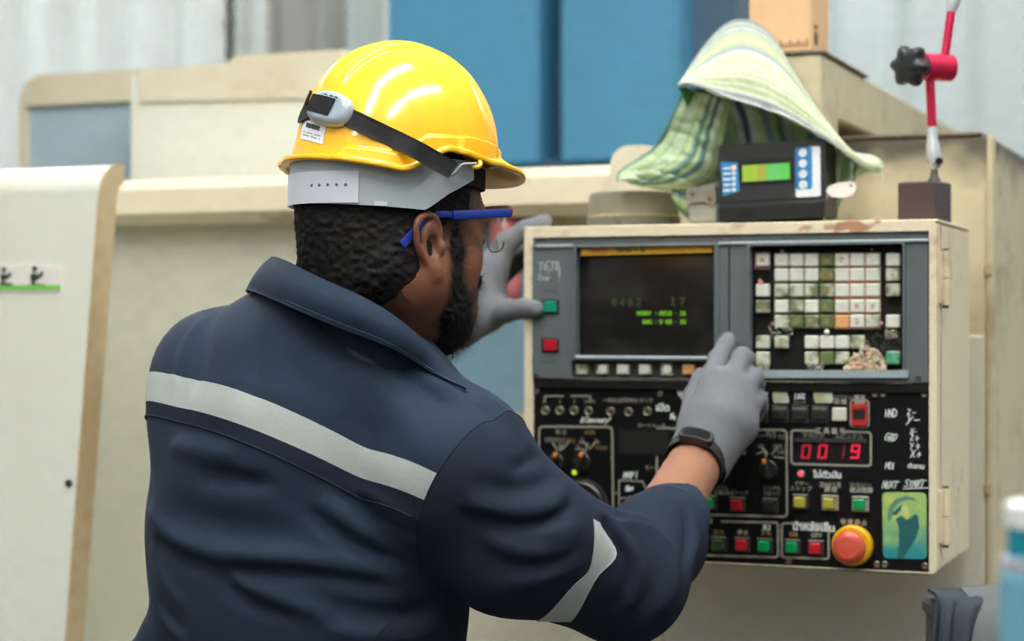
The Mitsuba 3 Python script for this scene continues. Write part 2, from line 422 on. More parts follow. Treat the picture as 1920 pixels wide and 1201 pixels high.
def wcyl(px, py0, py1, w, r, n=14):
    u = uv(px, (py0 + py1) / 2, w)[0]; v0, v1 = uv(px, py1, w)[1], uv(px, py0, w)[1]
    return tube([loc(u, v, w) for v in np.linspace(v0, v1, 6)], r, n)
put('wall_pipe', wcyl(431, -700, 420, WALL + .08, .012), 'black_plastic', True, 'thin dark pipe running down the corrugated wall left of the yellow helmet', 'pipe')
put('wall_pipe__clip', wcyl(431, 40, 52, WALL + .08, .018), 'steel_screw', True)
put('steel_column', pbox(508, -700, 596, 900, WALL + .04, WALL + .24, .01), 'column_paint', False, 'grey brown steel column against the corrugated wall behind the helmet', 'column')
put('steel_column__flange', pbox(500, -700, 512, 900, WALL + .2, WALL + .27, .004), 'column_paint')
put('steel_column__flange_001', pbox(590, -700, 604, 900, WALL + .2, WALL + .27, .004), 'column_paint')

# ---------------------------------------------------------------- the blue machine column
tag('blue_machine_column', 'tall blue painted machine column between helmet and towel', 'machine')
put('blue_machine_column__left_casing', pbox(724, -600, 1008, 316, -2.1, -1.55, .012), 'blue_paint')
put('blue_machine_column__recess_panel', pbox(1000, -600, 1052, 322, -2.1, -1.68, .004), 'dark_blue_paint')
put('blue_machine_column__right_casing', pbox(1048, -600, 1272, 306, -2.1, -1.55, .012), 'blue_paint')
put('blue_machine_column__side_casing', pbox(1270, -600, 1376, 330, -2.1, -1.66, .01), 'dark_blue_paint')
put('blue_machine_column__foot', pbox(726, 298, 1360, 1000, -2.12, -1.60, .004), 'dark_blue_paint')

# ---------------------------------------------------------------- the machining centre: enclosure, rail, sliding door
UC = uv(1236, 700, -.34)[0] - .003                   # where the cabinet on the right begins
tag('machining_center', 'cream machining center enclosure with long rail and big window behind the man', 'machine')
K = 'machining_center__'
# rear cover with a rounded corner and a tinted window
r0, r1 = uv(36, 142, -.78), uv(330, 420, -.78)
outer = rrect(r0[0], r0[1], r1[0], r1[1] - .4, .055)
inner = rrect(r0[0] + .014, r0[1] - .012, r1[0], r1[1] - .4, .045).difference(sbox(r0[0], uv(100, 196, -.78)[1], r1[0], r0[1] + 1))
mat('cover_tan', tex=dirty((216, 206, 180), (190, 170, 132), 6, .45, .8, .5), rough=.5)
put(K + 'rear_cover', extrude(outer.difference(inner), .16, MP, -.94), 'cover_tan')
put(K + 'rear_cover__window_pane', extrude(inner.buffer(.003), .006, MP, -.80), 'window_pane_tint')
put(K + 'upper_cover', ppoly([(246, 139), (428, 120), (440, 106), (642, 95), (735, 91), (735, 430), (246, 430)], -.80, -.64), 'door_paint')
put(K + 'upper_cover__top_band', ppoly([(262, 130), (428, 117), (440, 104), (642, 93), (642, 182), (262, 190)], -.66, -.632), 'cream_paint')
put(K + 'rail_beam', [moved(cbox([uv(150, 380, -.40)[0], uv(600, 412, -.40)[1], -.56], [UC, uv(600, 338, -.40)[1] + .012, -.40], .018), MP)], 'rail_paint')
q0 = uv(150, 400, -.47)
put(K + 'front_sheet', moved(cbox([q0[0], -O[2] + .02, -.52], [UC, uv(690, 400, -.47)[1], -.47], .004), MP), 'sheet_paint')
u0, v0 = uv(770, 770, -.465); u1, v1 = uv(1040, 405, -.465)
put(K + 'window', extrude(rrect(u0 - .012, v0 - .012, u1 + .012, v1 + .03, .02).difference(rrect(u0, v0, u1, v1, .012)), .02, MP, -.475), 'edge_paint')
put(K + 'window__pane', extrude(rrect(u0, v0, u1, v1, .012), .005, MP, -.470), 'polycarbonate')
put(K + 'window__red_guard', wcyl(948, 412, 560, -.45, .026), 'red_cover', True)
# the near sliding door: a folded sheet, leaning, its top rounded backwards
def door_profile():
    z1 = uv(100, 309, .02)[1]; z0 = -O[2] + .12; R = .042
    arc = [(.02 - R + R * math.cos(a), z1 - R + R * math.sin(a)) for a in np.linspace(0, math.pi / 2, 9)]
    return Polygon([(.02, z0)] + arc + [(-.036, z1), (-.037, z1 - .026), (-.028, z1 - .030), (-.022, z1 - .046), (-.0215, z0)])
prof = door_profile()
uR = uv(187, 335, .02)[0]; uL = uR - .62; vtop = uv(187, 335, .02)[1]
shear = (uv(187, 335, .02)[0] - uv(122, 1200, .02)[0]) / (uv(187, 335, .02)[1] - uv(122, 1200, .02)[1])
def lean(m, ref=0.0):
    m = m.copy(); v = np.array(m.vertices); v[:, 0] += shear * (v[:, 1] - vtop); m.vertices = v; return moved(m, MP)
body = extrude(prof, uR - uL)                      # (w, v, along)
swap = np.array([[0, 0, 1, uL], [0, 1, 0, 0], [1, 0, 0, 0], [0, 0, 0, 1.0]])
body.apply_transform(swap); body.invert()
put(K + 'sliding_door', lean(body), 'door_paint', 40)
edge = extrude(prof.buffer(.0015), .004); edge.apply_transform(np.array([[0, 0, 1, uR], [0, 1, 0, 0], [1, 0, 0, 0], [0, 0, 0, 1.0]])); edge.invert()
put(K + 'sliding_door__edge_band', lean(edge), 'edge_paint', 40)
hu, hv = uv(130, 905, .02)
put(K + 'sliding_door__bolt', along(lathe([(0, -.01), (.006, -.01), (.006, .003), (.003, .004), (0, .004)], 14), loc(hu, hv, .02), W), 'black_plastic', True)
s0, s1 = uv(-60, 500, .022), uv(114, 546, .022)
put(K + 'sliding_door__safety_label', extrude(rrect(s0[0], s0[1], s1[0], s1[1], .003), .0012, MP, .0208), 'white_plastic', label='white safety label with green lower stripe')
s2, s3 = uv(-60, 535, .0224), uv(113, 543, .0224)
put(K + 'sliding_door__safety_label_001', extrude(rrect(s2[0], s2[1], s3[0], s3[1], .001), .0008, MP, .0222), 'green_print', label='green stripe along the foot of the label')
def pict(px, py, s):
    c = np.array(uv(px, py, .0225)); k = s * np.array(uv(1, 0, .0225)) - s * np.array(uv(0, 0, .0225)); k = abs(k[0])
    A = lambda pts: Polygon([(c[0] + a * k, c[1] + b * k) for a, b in pts])
    return unary_union([shapely.Point(c[0] - .1 * k, c[1] + .42 * k).buffer(.16 * k), A([(-.45, -.5), (.5, -.5), (.5, -.36), (-.2, -.3), (.35, .0), (.42, .3), (.3, .3), (.15, .12), (-.2, .22), (-.4, .1), (-.3, -.25)]),
                        A([(.1, -.1), (.45, .1), (.38, .2), (.05, 0)])])
put(K + 'sliding_door__pictogram', extrude(pict(10, 519, 26), .0006, MP, .0222), 'black_print', label='dark warning pictogram')
put(K + 'sliding_door__pictogram_001', extrude(pict(68, 519, 30), .0006, MP, .0222), 'black_print', label='dark warning pictogram')
# a cream cover on the rail, half hidden by the towel
u0, v0 = uv(1144, 420, -.36); u1, v1 = uv(1300, 268, -.36)
put(K + 'rail_cover', extrude(rrect(u0, v0, UC, v1, .03), .036, MP, -.396), 'cream_paint', 40)

# ---------------------------------------------------------------- cabinet to the right, and the arm that carries the control box
tag('machine_cabinet', 'beige machine cabinet with grimy top edge behind and below the control box', 'cabinet')
K = 'machine_cabinet__'
CW = -.34
u0 = uv(1236, 700, CW)[0]; u1 = uv(1856, 600, CW)[0]; v1 = uv(1700, 256, CW)[1]
g = sbox(u0, -O[2] + .02, u1, v1)
put(K + 'body', moved(cbox([u0, -O[2] + .02, CW - 1.1], [u1, v1, CW], .006), MP), 'cabinet_paint')
mat('panel_paint', tex=dirty((222, 218, 200), (198, 192, 172), 3, .45, .8, .6, streak=4), rough=.35)
put(K + 'front_panel', moved(cbox([u0 + .01, -O[2] + .1, CW - .004], [u1 - .006, .30, CW + .005], .002), MP), 'panel_paint')
ZT = float(O[2] + v1)
def grimy(p, n, uvc):
    f = fbm(p.x * 9, p.y * 9, p.z * 9, 4); g = fbm(p.x * 40, p.y * 40, p.z * 40, 3)
    c = mix(lin((202, 192, 158)), lin((150, 128, 90)), smoothstep(.48, .8, f * .75 + g * .3) * .6)
    return mix(c, lin((48, 42, 36)), smoothstep(.062, .008, (ZT - p.z) + (f - .5) * .12) * .92)
mat('grimy_paint', tex=proc(grimy), rough=.55)
scene[K + 'body']['bsdf'] = {'type': 'ref', 'id': 'grimy_paint'}
put(K + 'top_seal', moved(cbox([u0 + .02, v1 - .002, CW - .5], [u1 - .012, v1 + .004, CW + .002], .002), MP), 'grime')
put(K + 'corner_trim', moved(cbox([u1 - .004, -O[2] + .02, CW - .02], [u1 + .006, v1 - .003, CW + .006], .002), MP), 'cabinet_paint')
for py in (505, 915):
    put(K + num('catch'), moved(cbox([u1 - .006, uv(1850, py + 12, CW)[1], CW], [u1 + .003, uv(1850, py - 12, CW)[1], CW + .010], .002), MP), 'edge_paint')

tag('support_arm', 'beige box section arm running back from the post behind the towel', 'arm')
AW = -.16
a0, a1 = uv(1440, 300, AW)[0], uv(1541, 300, AW)[0]; at_ = uv(1500, 101, AW)[1]; ab = uv(1500, 212, AW)[1]
put('support_arm__post', moved(cbox([a0, uv(1400, 421)[1] + .0028, AW - .105], [a1, at_ - .0005, AW], .003), MP), 'cabinet_paint')
put('support_arm__beam', moved(cbox([a0 + .0005, ab, AW - 1.5], [a1 - .0005, at_, AW - .002], .003), MP), 'cabinet_paint')
put('support_arm__cap_plate', moved(cbox([a0 - .004, at_ - .0004, AW - .30], [a1 + .004, at_ + .004, AW + .004], .001), MP), 'grime')

# cardboard box on the arm
tag('cardboard_box', 'open topped tan cardboard box standing on the support arm above the towel', 'box')
cw = AW - .004
b0, b1 = uv(1404, 50, cw)[0], uv(1521, 50, cw)[0]; bz = at_ + .004
put('cardboard_box__carton', moved(cbox([b0, bz, cw - .11], [b1, bz + .19, cw], .002), MP), 'cardboard')
put('cardboard_box__flap', moved(cbox([b0 + .001, bz + .19, cw - .054], [b1 - .001, bz + .193, cw - .001], .001), MP), 'cardboard')
put('cardboard_box__flap_001', moved(cbox([b0 + .001, bz + .19, cw - .109], [b1 - .001, bz + .193, cw - .056], .001), MP), 'cardboard')
pr = [sbox(b0 + .045 + i * .0042, bz + .006, b0 + .0475 + i * .0042, bz + .012 + .004 * (i % 3 == 0)) for i in range(10)]
put('cardboard_box__printing', [extrude(unary_union(pr), .0004, MP, cw + .0001),
     moved(extrude(unary_union([sbox(.012, .012, .016, .03), sbox(.018, .012, .026, .03), sbox(.028, .012, .031, .03), sbox(.012, .034, .031, .04)]), .0004), MP @ frame([b1 + .0001, bz, cw - .05], [0, 0, 1], [0, 1, 0], [1, 0, 0]))], 'print_brown')
# ---------------------------------------------------------------- the control box
mat('grey_enamel', tex=dirty((90, 98, 99), (74, 80, 80), 9, .5, .8, .5), rough=.38)
mat('grey_lip', (150, 164, 166), .35)
mat('black_panel', tex=dirty((9, 10, 10), (22, 20, 17), 12, .6, .85, .6), rough=.5, spec=.15)
mat('black_recess', (16, 15, 14), .55, spec=.2)
def screen_fn(p, n, uvc):
    f = fbm(p.x * 26, p.y * 26, p.z * 26, 3)
    return mix(lin((24, 23, 21)), lin((46, 44, 41)), smoothstep(.4, .75, f) * .7)
mat('screen_glass', tex=proc(screen_fn), rough=.22)
mat('yellow_strip', (214, 166, 40), .45)
mat('red_print', (176, 66, 40), .5)
mat('legend_white', (150, 146, 132), .6)
mat('legend_tan', (150, 118, 70), .6)
mat('marker_white', (214, 220, 214), .6)
mat('marker_faint', (176, 184, 182), .6)
mat('frame_line', (142, 138, 122), .5)
mat('brown_plate', (58, 54, 48), .5)
mat('orange_tip', (214, 132, 50), .45)
mat('dial_black', (30, 29, 27), .35)
for nm, c in dict(cap_green=(0, 140, 74), cap_teal=(0, 128, 104), cap_red=(176, 22, 34), cap_dark_green=(40, 72, 34), cap_yellow=(164, 156, 50), cap_black=(30, 29, 28), cap_white=(206, 204, 186)).items():
    mat(nm, c, .35)
mat('button_shroud', (44, 42, 40), .4)
mat('shroud_worn', (150, 142, 130), .4)
mat('led_ring', (112, 110, 92), .35, .3)
mat('led_green_off', (26, 60, 26), .2); mat('led_red_off', (70, 34, 22), .2)
mat('led_lit', (200, 200, 120), .3)
mat('estop_yellow', (226, 174, 20), .42); mat('estop_red', (206, 84, 62), .4)
mat('guard_red', (176, 34, 36), .4)
mat('key_white', tex=dirty((214, 214, 200), (150, 140, 104), 60, .60, .82, .6, streak=1, fine=160), rough=.45)
mat('key_soiled', tex=dirty((196, 200, 178), (84, 92, 52), 50, .42, .66, .9, streak=1, fine=150), rough=.5)
mat('key_green', tex=dirty((86, 100, 58), (70, 74, 46), 60, .45, .75, .7, streak=1), rough=.5)
mat('key_orange', (218, 164, 104), .5)
mat('key_mint', tex=dirty((170, 208, 184), (30, 130, 84), 60, .4, .6, .9, streak=1), rough=.5)
mat('plate_green', (84, 96, 66), .5); mat('plate_orange', (204, 152, 108), .5); mat('plate_pink', (186, 120, 122), .6)
mat('chip_orange', (236, 190, 146), .7); mat('chip_white', (222, 218, 196), .7)
mat('sticker_pale', tex=dirty((190, 204, 186), (170, 160, 110), 40, .4, .7, .8, streak=1), rough=.6)
mat('digit_red', (120, 4, 14), .4); mat('digit_dim', (70, 8, 16), .4)
mat('tag_cyan', (60, 150, 190), .4)

tag('control_box', 'cream control box with screen, keypad and black button panel that the man operates', 'control panel')
C = 'control_box__'
def cx(name, mesh, bsdf, smooth=False, parent='', **k):
    return put(num(C + parent + name), mesh, bsdf, smooth, **k)
def sq(px, py, w, s, s2=None, z0=0.0, h=.004, c=.0012, wp=0.0):
    """A bevelled square block of s x s2 pixels centred on the pixel."""
    u, v = uv(px, py, wp); k = .000695
    a, b = s * k / 2 / .93, (s2 or s) * k / 2
    return moved(cbox([u - a, v - b, z0], [u + a, v + b, z0 + h], c), MP)
def lines(segs, wpx, z=.0003, h=.0005):
    """Printed lines through pixel points."""
    out = []
    for pts in segs:
        out.append(LineString([uv(*p) for p in pts]).buffer(wpx * .000695 / 2, cap_style='square', quad_segs=4))
    return extrude(unary_union(out), h, MP, z)
def word(txt, px, py, h, face='Inter', bold=False, z=.0003, w=0.0):
    u, v = uv(px, py, w)
    return extrude(shapely.affinity.translate(glyphs(txt, h * .000695, face, bold), u, v), .0004, MP, w + z)
def note(txt, px, py, h, pen=3.0, slant=.15, seed=1, z=.0006, w=0.0, gap=.2):
    u, v = uv(px, py, w)
    return extrude(shapely.affinity.translate(penned(txt, h * .000695, pen * .00044, slant, seed, (gap + .15) * h * .000695), u, v), .0005, MP, w + z)

# housing: a cream steel box open at the front, 0.27 m deep
uL, vB = 0.0, 0.0
uR = uv(1757, 700)[0]; vT = uv(1400, 421)[1]
BD = .272
outer = rrect(uL - .004, vB - .001, uR, vT, .006)
hole = sbox(uv(1001, 700)[0], uv(1400, 1056)[1], uv(1743, 700)[0], uv(1380, 439)[1])
RC = [float(x) for x in loc(*uv(1592, 424), 0.0)]
def lid_fn(p, n, uvc):
    f = fbm(p.x * 14, p.y * 14, p.z * 7, 4); g = fbm(p.x * 70, p.y * 70, p.z * 70, 3)
    c = mix(lin((222, 210, 178)), lin((140, 92, 60)), smoothstep(.60, .82, f * .75 + g * .3) * .6)
    d = dr.sqrt(dr.square((p.x - RC[0]) / .050) + dr.square((p.y - RC[1]) / .035) + dr.square((p.z - RC[2]) / .010))
    return mix(c, mix(lin((168, 96, 60)), lin((92, 54, 38)), smoothstep(.4, .7, g)), smoothstep(.95, .45, d + (g - .5) * 3.0) * .8)
mat('lid_paint', tex=proc(lid_fn), rough=.45)
cx('housing', [extrude(outer.difference(hole), .03, MP, -.026), moved(cbox([uL - .004, vB - .001, -BD], [uR, vT, -.024], .005), MP)], 'lid_paint')
cx('top_lid', moved(cbox([uL - .005, vT - .001, -BD - .002], [uR + .001, vT + .0025, .003], .0012), MP), 'lid_paint')
cx('door_seam', moved(cbox([uR - .0005, vB + .002, -.028], [uR + .0012, vT - .002, -.024], .0004), MP), 'edge_paint')
cx('mounting_flange', pbox(1001, 440, 1743, 457, -.02, -.001, .001), 'grey_enamel')
for px, py in ((1012, 443), (1236, 440), (1476, 436), (1733, 430)):
    cx('flange_screw', along(lathe([(0, -.002), (.0055, -.002), (.0055, .0015), (.004, .003), (0, .0032)], 10), loc(*uv(px, py), 0), W), 'steel_screw', 30)
# hinges on the right side
def sidept(px, py, uo=0.0):
    """The pixel's point on the box's right side face."""
    d = np.array([(px - CX) / F, 1, -(py - CY) / F]); c = np.array([0, 0, ZC]); t = (uR + uo - (c - O) @ U) / (d @ U)
    return c + t * d
for py0, py1, key in ((470, 572, 0), (915, 1020, 1)):
    a, b = sidept(1773, py0, .006), sidept(1773, py1, .006); m_ = (a + b) / 2
    h = num(C + 'hinge')
    put(h, tube([a, m_ + (a - m_) * .02], .0068, 14), 'housing_paint', 40)
    put(h + '__lower_knuckle', tube([m_ - (a - m_) * .02, b], .0068, 14), 'housing_paint', 40)
    put(h + '__pin', tube([a + V * .003, b - V * .004], .0042, 10), 'steel_screw', 40)
    put(h + '__leaf', moved(cbox([-.003, -(a - b)[2] / 2 + .002, -.012], [.003, (a - b)[2] / 2 - .002, .012], .001), frame(m_ - U * .006 + W * 0.006, U, V, W)), 'housing_paint')

# upper unit: screen half and keypad half
sx0, sx1 = uv(1079, 570)[0], uv(1362, 570)[0]
full = sbox(uv(1001, 580)[0], uv(1370, 712)[1], uv(1741, 580)[0], uv(1380, 456)[1])
scr = rrect(uv(1084, 570)[0], uv(1210, 668)[1], uv(1343, 570)[0], uv(1210, 459)[1], .004)
kpd = rrect(uv(1409, 570)[0], uv(1550, 694)[1], uv(1695, 570)[0], uv(1550, 459)[1], .003)
softr = rrect(uv(1074, 692)[0], uv(1200, 708)[1], uv(1352, 692)[0], uv(1200, 677)[1], .001)
cx('screen_unit', extrude(full.difference(scr).difference(kpd).difference(softr), .012, MP, -.006), 'grey_enamel')
cx('screen_unit__top_lip', pbox(1003, 453, 1741, 459, .004, .010, .0012), 'grey_lip')
cx('screen_unit__centre_seam', pbox(1365.5, 456, 1368.5, 711, .002, .0066, .0004), 'black_recess')
u0 = uv(1081, 570)[0]; u1 = uv(1348, 570)[0]
bez = sbox(u0, uv(1210, 671)[1], u1, uv(1210, 457)[1]).buffer(.002).difference(scr)
cx('screen_unit__bezel', extrude(bez, .006, MP, .004), 'grey_enamel')
cx('screen_unit__lower_lip', pbox(1076, 667, 1350, 675, .004, .013, .002), 'grey_lip')
b2 = sbox(uv(1403, 570)[0], uv(1550, 697)[1], uv(1699, 570)[0], uv(1550, 455)[1]).difference(kpd)
cx('screen_unit__keypad_bezel', extrude(b2, .006, MP, .004), 'grey_enamel')
cx('screen_unit__keypad_lower_lip', ppoly([(1414, 694), (1702, 694), (1702, 708), (1410, 708)], .004, .013, .001), 'grey_lip')
for px, py in ((1006, 463), (1373, 455), (1720, 450), (1006, 703), (1722, 708)):
    cx('screen_unit__screw', along(lathe([(0, -.002), (.004, -.002), (.004, .001), (.0026, .0018), (0, .001)], 10), loc(*uv(px, py, .006), .006), W), 'black_plastic', 30)
# the tube: a bulging dark glass
su = np.linspace(uv(1080, 570)[0], uv(1347, 570)[0], 26); sv = np.linspace(uv(1210, 672)[1], uv(1210, 455)[1], 22)
A, B = np.meshgrid(su, sv, indexing='ij'); na, nb = np.meshgrid(np.linspace(-1, 1, 26), np.linspace(-1, 1, 22), indexing='ij')
def glassw(a, b): return -.017 + .009 * (1 - .5 * (a * a + b * b))
G = O + A[..., None] * U + B[..., None] * V + glassw(na, nb)[..., None] * W
cx('monitor_screen', sheet(G, .002), 'screen_glass', True)
def on_glass(shape):
    m = extrude(shape, .0004); v = np.array(m.vertices)
    a = 2 * (v[:, 0] - su[0]) / (su[-1] - su[0]) - 1; b = 2 * (v[:, 1] - sv[0]) / (sv[-1] - sv[0]) - 1
    v[:, 2] += glassw(a, b) + .0012; m.vertices = v
    return moved(m, MP)
def gword(t, px, py, h, gapx=None):
    """Characters spread from the pixel to the right at a fixed pitch."""
    out = []
    for i, ch in enumerate(t):
        if ch != ' ':
            u, v = uv(px + i * gapx, py, -.01)
            out.append(shapely.affinity.translate(shapely.affinity.scale(glyphs(ch, h * .00072, 'DejaVuSansMono'), .95, 1), u, v))
    return unary_union(out)
mat('glow_green', (60, 120, 10), .5, two=False); mat('glow_faint', (70, 80, 34), .5)
cx('monitor_screen__program_number', on_glass(unary_union([gword('0462', 1153, 566, 15, 15.2), gword('-', 1230, 565, 12, 10)])), 'glow_faint', kind='stuff')
cx('monitor_screen__program_number', on_glass(gword('17', 1263, 565, 15, 17)), 'glow_faint', kind='stuff')
cx('monitor_screen__status_text', on_glass(unary_union([gword('HOBBY', 1198, 587, 8, 5.5), gword(':', 1231, 587, 7, 5), gword('0018', 1240, 587, 8.5, 6), gword('-', 1268, 587, 7, 5), gword('16', 1278, 587, 8.5, 6),
    gword('DWG', 1209, 603, 8.5, 6), gword(':', 1231, 603, 7, 5), gword('9-08', 1240, 603, 8.5, 6), gword('-', 1268, 603, 7, 5), gword('16', 1278, 603, 8.5, 6)])), 'glow_green', emit=(.038, .10, .002))
# name strip above the screen
cx('name_strip', ppoly([(1089, 465), (1335, 460), (1335, 473), (1089, 479)], -.004, .0015, .0004), 'yellow_strip')
cx('name_strip__lettering', word('FANUC', 1121, 470.5, 8.5, bold=True, w=.0017, z=0), 'red_print')
cx('name_strip__lettering_001', word('Series 0-M', 1183, 468.5, 8, bold=True, w=.0017, z=0), 'brown_plate')
# soft keys
cx('softkey_strip', extrude(softr.buffer(.002), .004, MP, -.008), 'brown_plate')
for px, m_, s in ((1092, 'key_soiled', 0), (1130, 'key_soiled', 1), (1169, 'key_white', 1), (1210, 'key_white', 1), (1251, 'key_soiled', 2), (1292, 'key_orange', 0), (1331, 'key_orange', 0)):
    k = cx('softkey', sq(px, 692, 0, 22, 20 if s < 2 else 25, -.006, .011), m_)
    if s: put(k + '__cap', moved(lathe([(0, .0), (.0065, 0), (.006, .0016), (0, .002)], 12), MP @ frame([*uv(px, 692, .005), .005], [1, 0, 0], [0, 1, 0], [0, 0, 1])), 'key_white', 30)
# left column: two lit buttons and a note
for py, m_, lab in ((575, 'cap_teal', 'green square push button'), (647, 'cap_red', 'red square push button')):
    k = cx('power_button', sq(1032, py, 0, 34, 29, .004, .004, wp=.006), 'black_recess', label=lab)
    put(k + '__cap', sq(1032, py, 0, 26, 22, .006, .005, wp=.008), m_)
cx('printed_legend', word('POWER ON', 1032, 546, 4, w=.0062, z=.0), 'brown_plate')
cx('printed_legend', word('POWER OFF', 1032, 678, 4, w=.0062, z=.0), 'brown_plate')
cx('marker_note', note('T6,T8', 1029, 500, 19, 3.0, .05, 3, w=.006, gap=.16), 'marker_faint')
cx('marker_note', note('Error', 1021, 520, 11, 2.0, .1, 5, w=.006, gap=.14), 'marker_faint')
cx('marker_note', note('!', 1049, 514, 26, 3.6, .05, 6, w=.006), 'marker_faint')

# keypad
kp = cx('keypad', extrude(kpd.buffer(.003), .003, MP, -.017), 'black_recess')
cols = [1429.5, 1465, 1493, 1521.5, 1550, 1578.5, 1607, 1636, 1674]; rows = [487, 515, 544, 574, 602.5, 641, 671]
KW = -.004
put(kp + '__legend_plate', ppoly([(1451.5, 475), (1564.3, 475), (1564.3, 616), (1451.5, 616)], -.014, -.0105), 'plate_green')
put(kp + '__legend_plate_001', ppoly([(1565, 474), (1651, 474), (1651, 617), (1565, 617)], -.014, -.0105), 'plate_orange')
put(kp + '__legend_plate_002', ppoly([(1415, 472), (1443, 472), (1443, 505), (1415, 505)], -.014, -.0105), 'plate_pink')
W_, S_, G_, R_, M_ = 'key_white', 'key_soiled', 'key_green', 'key_orange', 'key_mint'
lay = {0: {0: W_, 2: W_, 3: S_, 5: S_, 6: S_}, 1: {0: W_, 1: W_, 2: S_, 3: W_, 4: S_, 5: S_}, 2: {0: W_, 1: W_, 2: S_, 3: S_, 4: G_}, 3: {0: W_, 1: W_, 2: S_, 3: W_, 4: S_, 5: W_, 6: S_},
       4: {0: G_, 1: G_, 2: S_, 3: G_, 4: G_, 5: W_, 6: G_}, 5: {0: W_, 1: W_, 2: W_, 3: W_, 4: R_, 5: W_, 6: S_}, 6: {0: W_, 1: W_, 2: W_, 3: W_, 4: W_, 5: S_}, 7: {0: W_, 1: W_, 2: W_, 3: W_, 4: S_},
       8: {0: W_, 1: S_, 2: S_, 4: W_, 6: M_}}
letters = {(4, 0): 'H', (4, 1): 'EOB', (4, 2): 'K', (4, 3): 'L', (4, 4): 'Q', (2, 4): 'O', (5, 0): '7', (5, 4): '-', (6, 3): 'R', (7, 3): '3', (6, 4): 'S', (0, 0): 'A', (3, 2): 'F', (3, 4): 'S', (1, 5): 'E', (3, 6): 'E', (8, 1): '+', (0, 3): 'o'}
for c_, rws in lay.items():
    for r_, m_ in rws.items():
        k = num(kp + '__key')
        put(k, sq(cols[c_], rows[r_] + (0 if c_ < 6 else -.5), 0, 24.5, 24.5, -.013, .010, .0016, KW), m_)
        if (c_, r_) in letters:
            pass
put(kp + '__key_lettering', [extrude(shapely.affinity.translate(glyphs(t, 10 * .00068, 'Inter', True), *uv(cols[c_], rows[r_], KW)), .0005, MP, -.0031) for (c_, r_), t in letters.items()], 'legend_tan', kind='stuff')
rr = np.random.default_rng(3)
def chips(n, area, z0, z1, s0, s1):
    out = []
    for i in range(n):
        px, py = area(rr); u, v = uv(px, py, KW); s = rr.uniform(s0, s1)
        m = trimesh.creation.box([s, s * rr.uniform(.4, 1), s * .4]); m.apply_transform(trimesh.transformations.random_rotation_matrix(rr.random(3)))
        m.apply_translation([u, v, rr.uniform(z0, z1)]); out.append(moved(m, MP))
    return out
def pile(r):
    x = r.uniform(1585, 1662); t = 1 - abs((x - 1626) / 44) ** 2
    return x, 693 - r.random() ** 1.3 * max(t, .1) * (44 if 1595 < x < 1660 else 20) * (1 if x < 1605 or x > 1615 else .8)
put(kp + '__swarf', chips(420, pile, -.008, .0045, .0012, .0028), 'chip_orange', label='heap of orange metal chips', kind='stuff')
put(kp + '__swarf_001', chips(420, lambda r: (lambda q: (q[0], q[1] - 2))(pile(r)), -.004, .0055, .001, .0026) + chips(110, lambda r: (r.uniform(1620, 1690), r.uniform(612, 668)), -.0125, -.0115, .0005, .0012)
    + chips(70, lambda r: (r.uniform(1440, 1485), r.uniform(600, 640)), -.006, -.002, .0008, .002) + chips(50, lambda r: (r.uniform(1515, 1545), r.uniform(680, 693)), -.006, .001, .0008, .002)
    + chips(60, lambda r: (r.uniform(1418, 1445), r.uniform(684, 693)), -.006, .001, .0008, .0018) + chips(60, lambda r: (r.uniform(1660, 1685), r.uniform(618, 634)), -.006, .001, .0008, .0018), 'chip_white', label='pale metal chips scattered over the keypad', kind='stuff')
for i, (px, py, s) in enumerate(((1425, 527, 9), (1448, 606, 5), (1654, 605, 6), (1634, 467, 4), (1465, 471, 4))):
    put(kp + '__' + ('wax_drop' if i == 0 else f'wax_drop_{i:03d}'), trimesh.convex.convex_hull(loc(*uv(px, py, KW), -.006) + rr.normal(0, s * .0003, (14, 3)) * [1, .7, 1.2]), 'plate_pink')
pk = trimesh.creation.icosphere(2, .0036); pk.apply_translation(loc(*uv(1550, 622, -.002), -.003))
put(kp + '__white_bead', pk, 'white_plastic', True)

# black operator panel
cx('operator_panel', extrude(sbox(uv(1002, 880)[0], uv(1400, 1056)[1] - .003, uv(1743, 880)[0], uv(1380, 716)[1]), .012, MP, -.012), 'black_panel')
cx('operator_panel__top_ledge', pbox(1004, 716, 1742, 733, -.004, .004, .0015), 'black_recess')
for px, py in ((1641, 739), (1656, 739), (1733, 739), (1644, 1057), (1659, 1057), (1735, 1060), (1479, 1053), (1006, 734), (1238, 738)):
    cx('operator_panel__screw', along(lathe([(0, -.002), (.0042, -.002), (.0042, .0012), (.003, .0022), (0, .0016)], 10), loc(*uv(px, py), 0), W), 'steel_screw', 30)
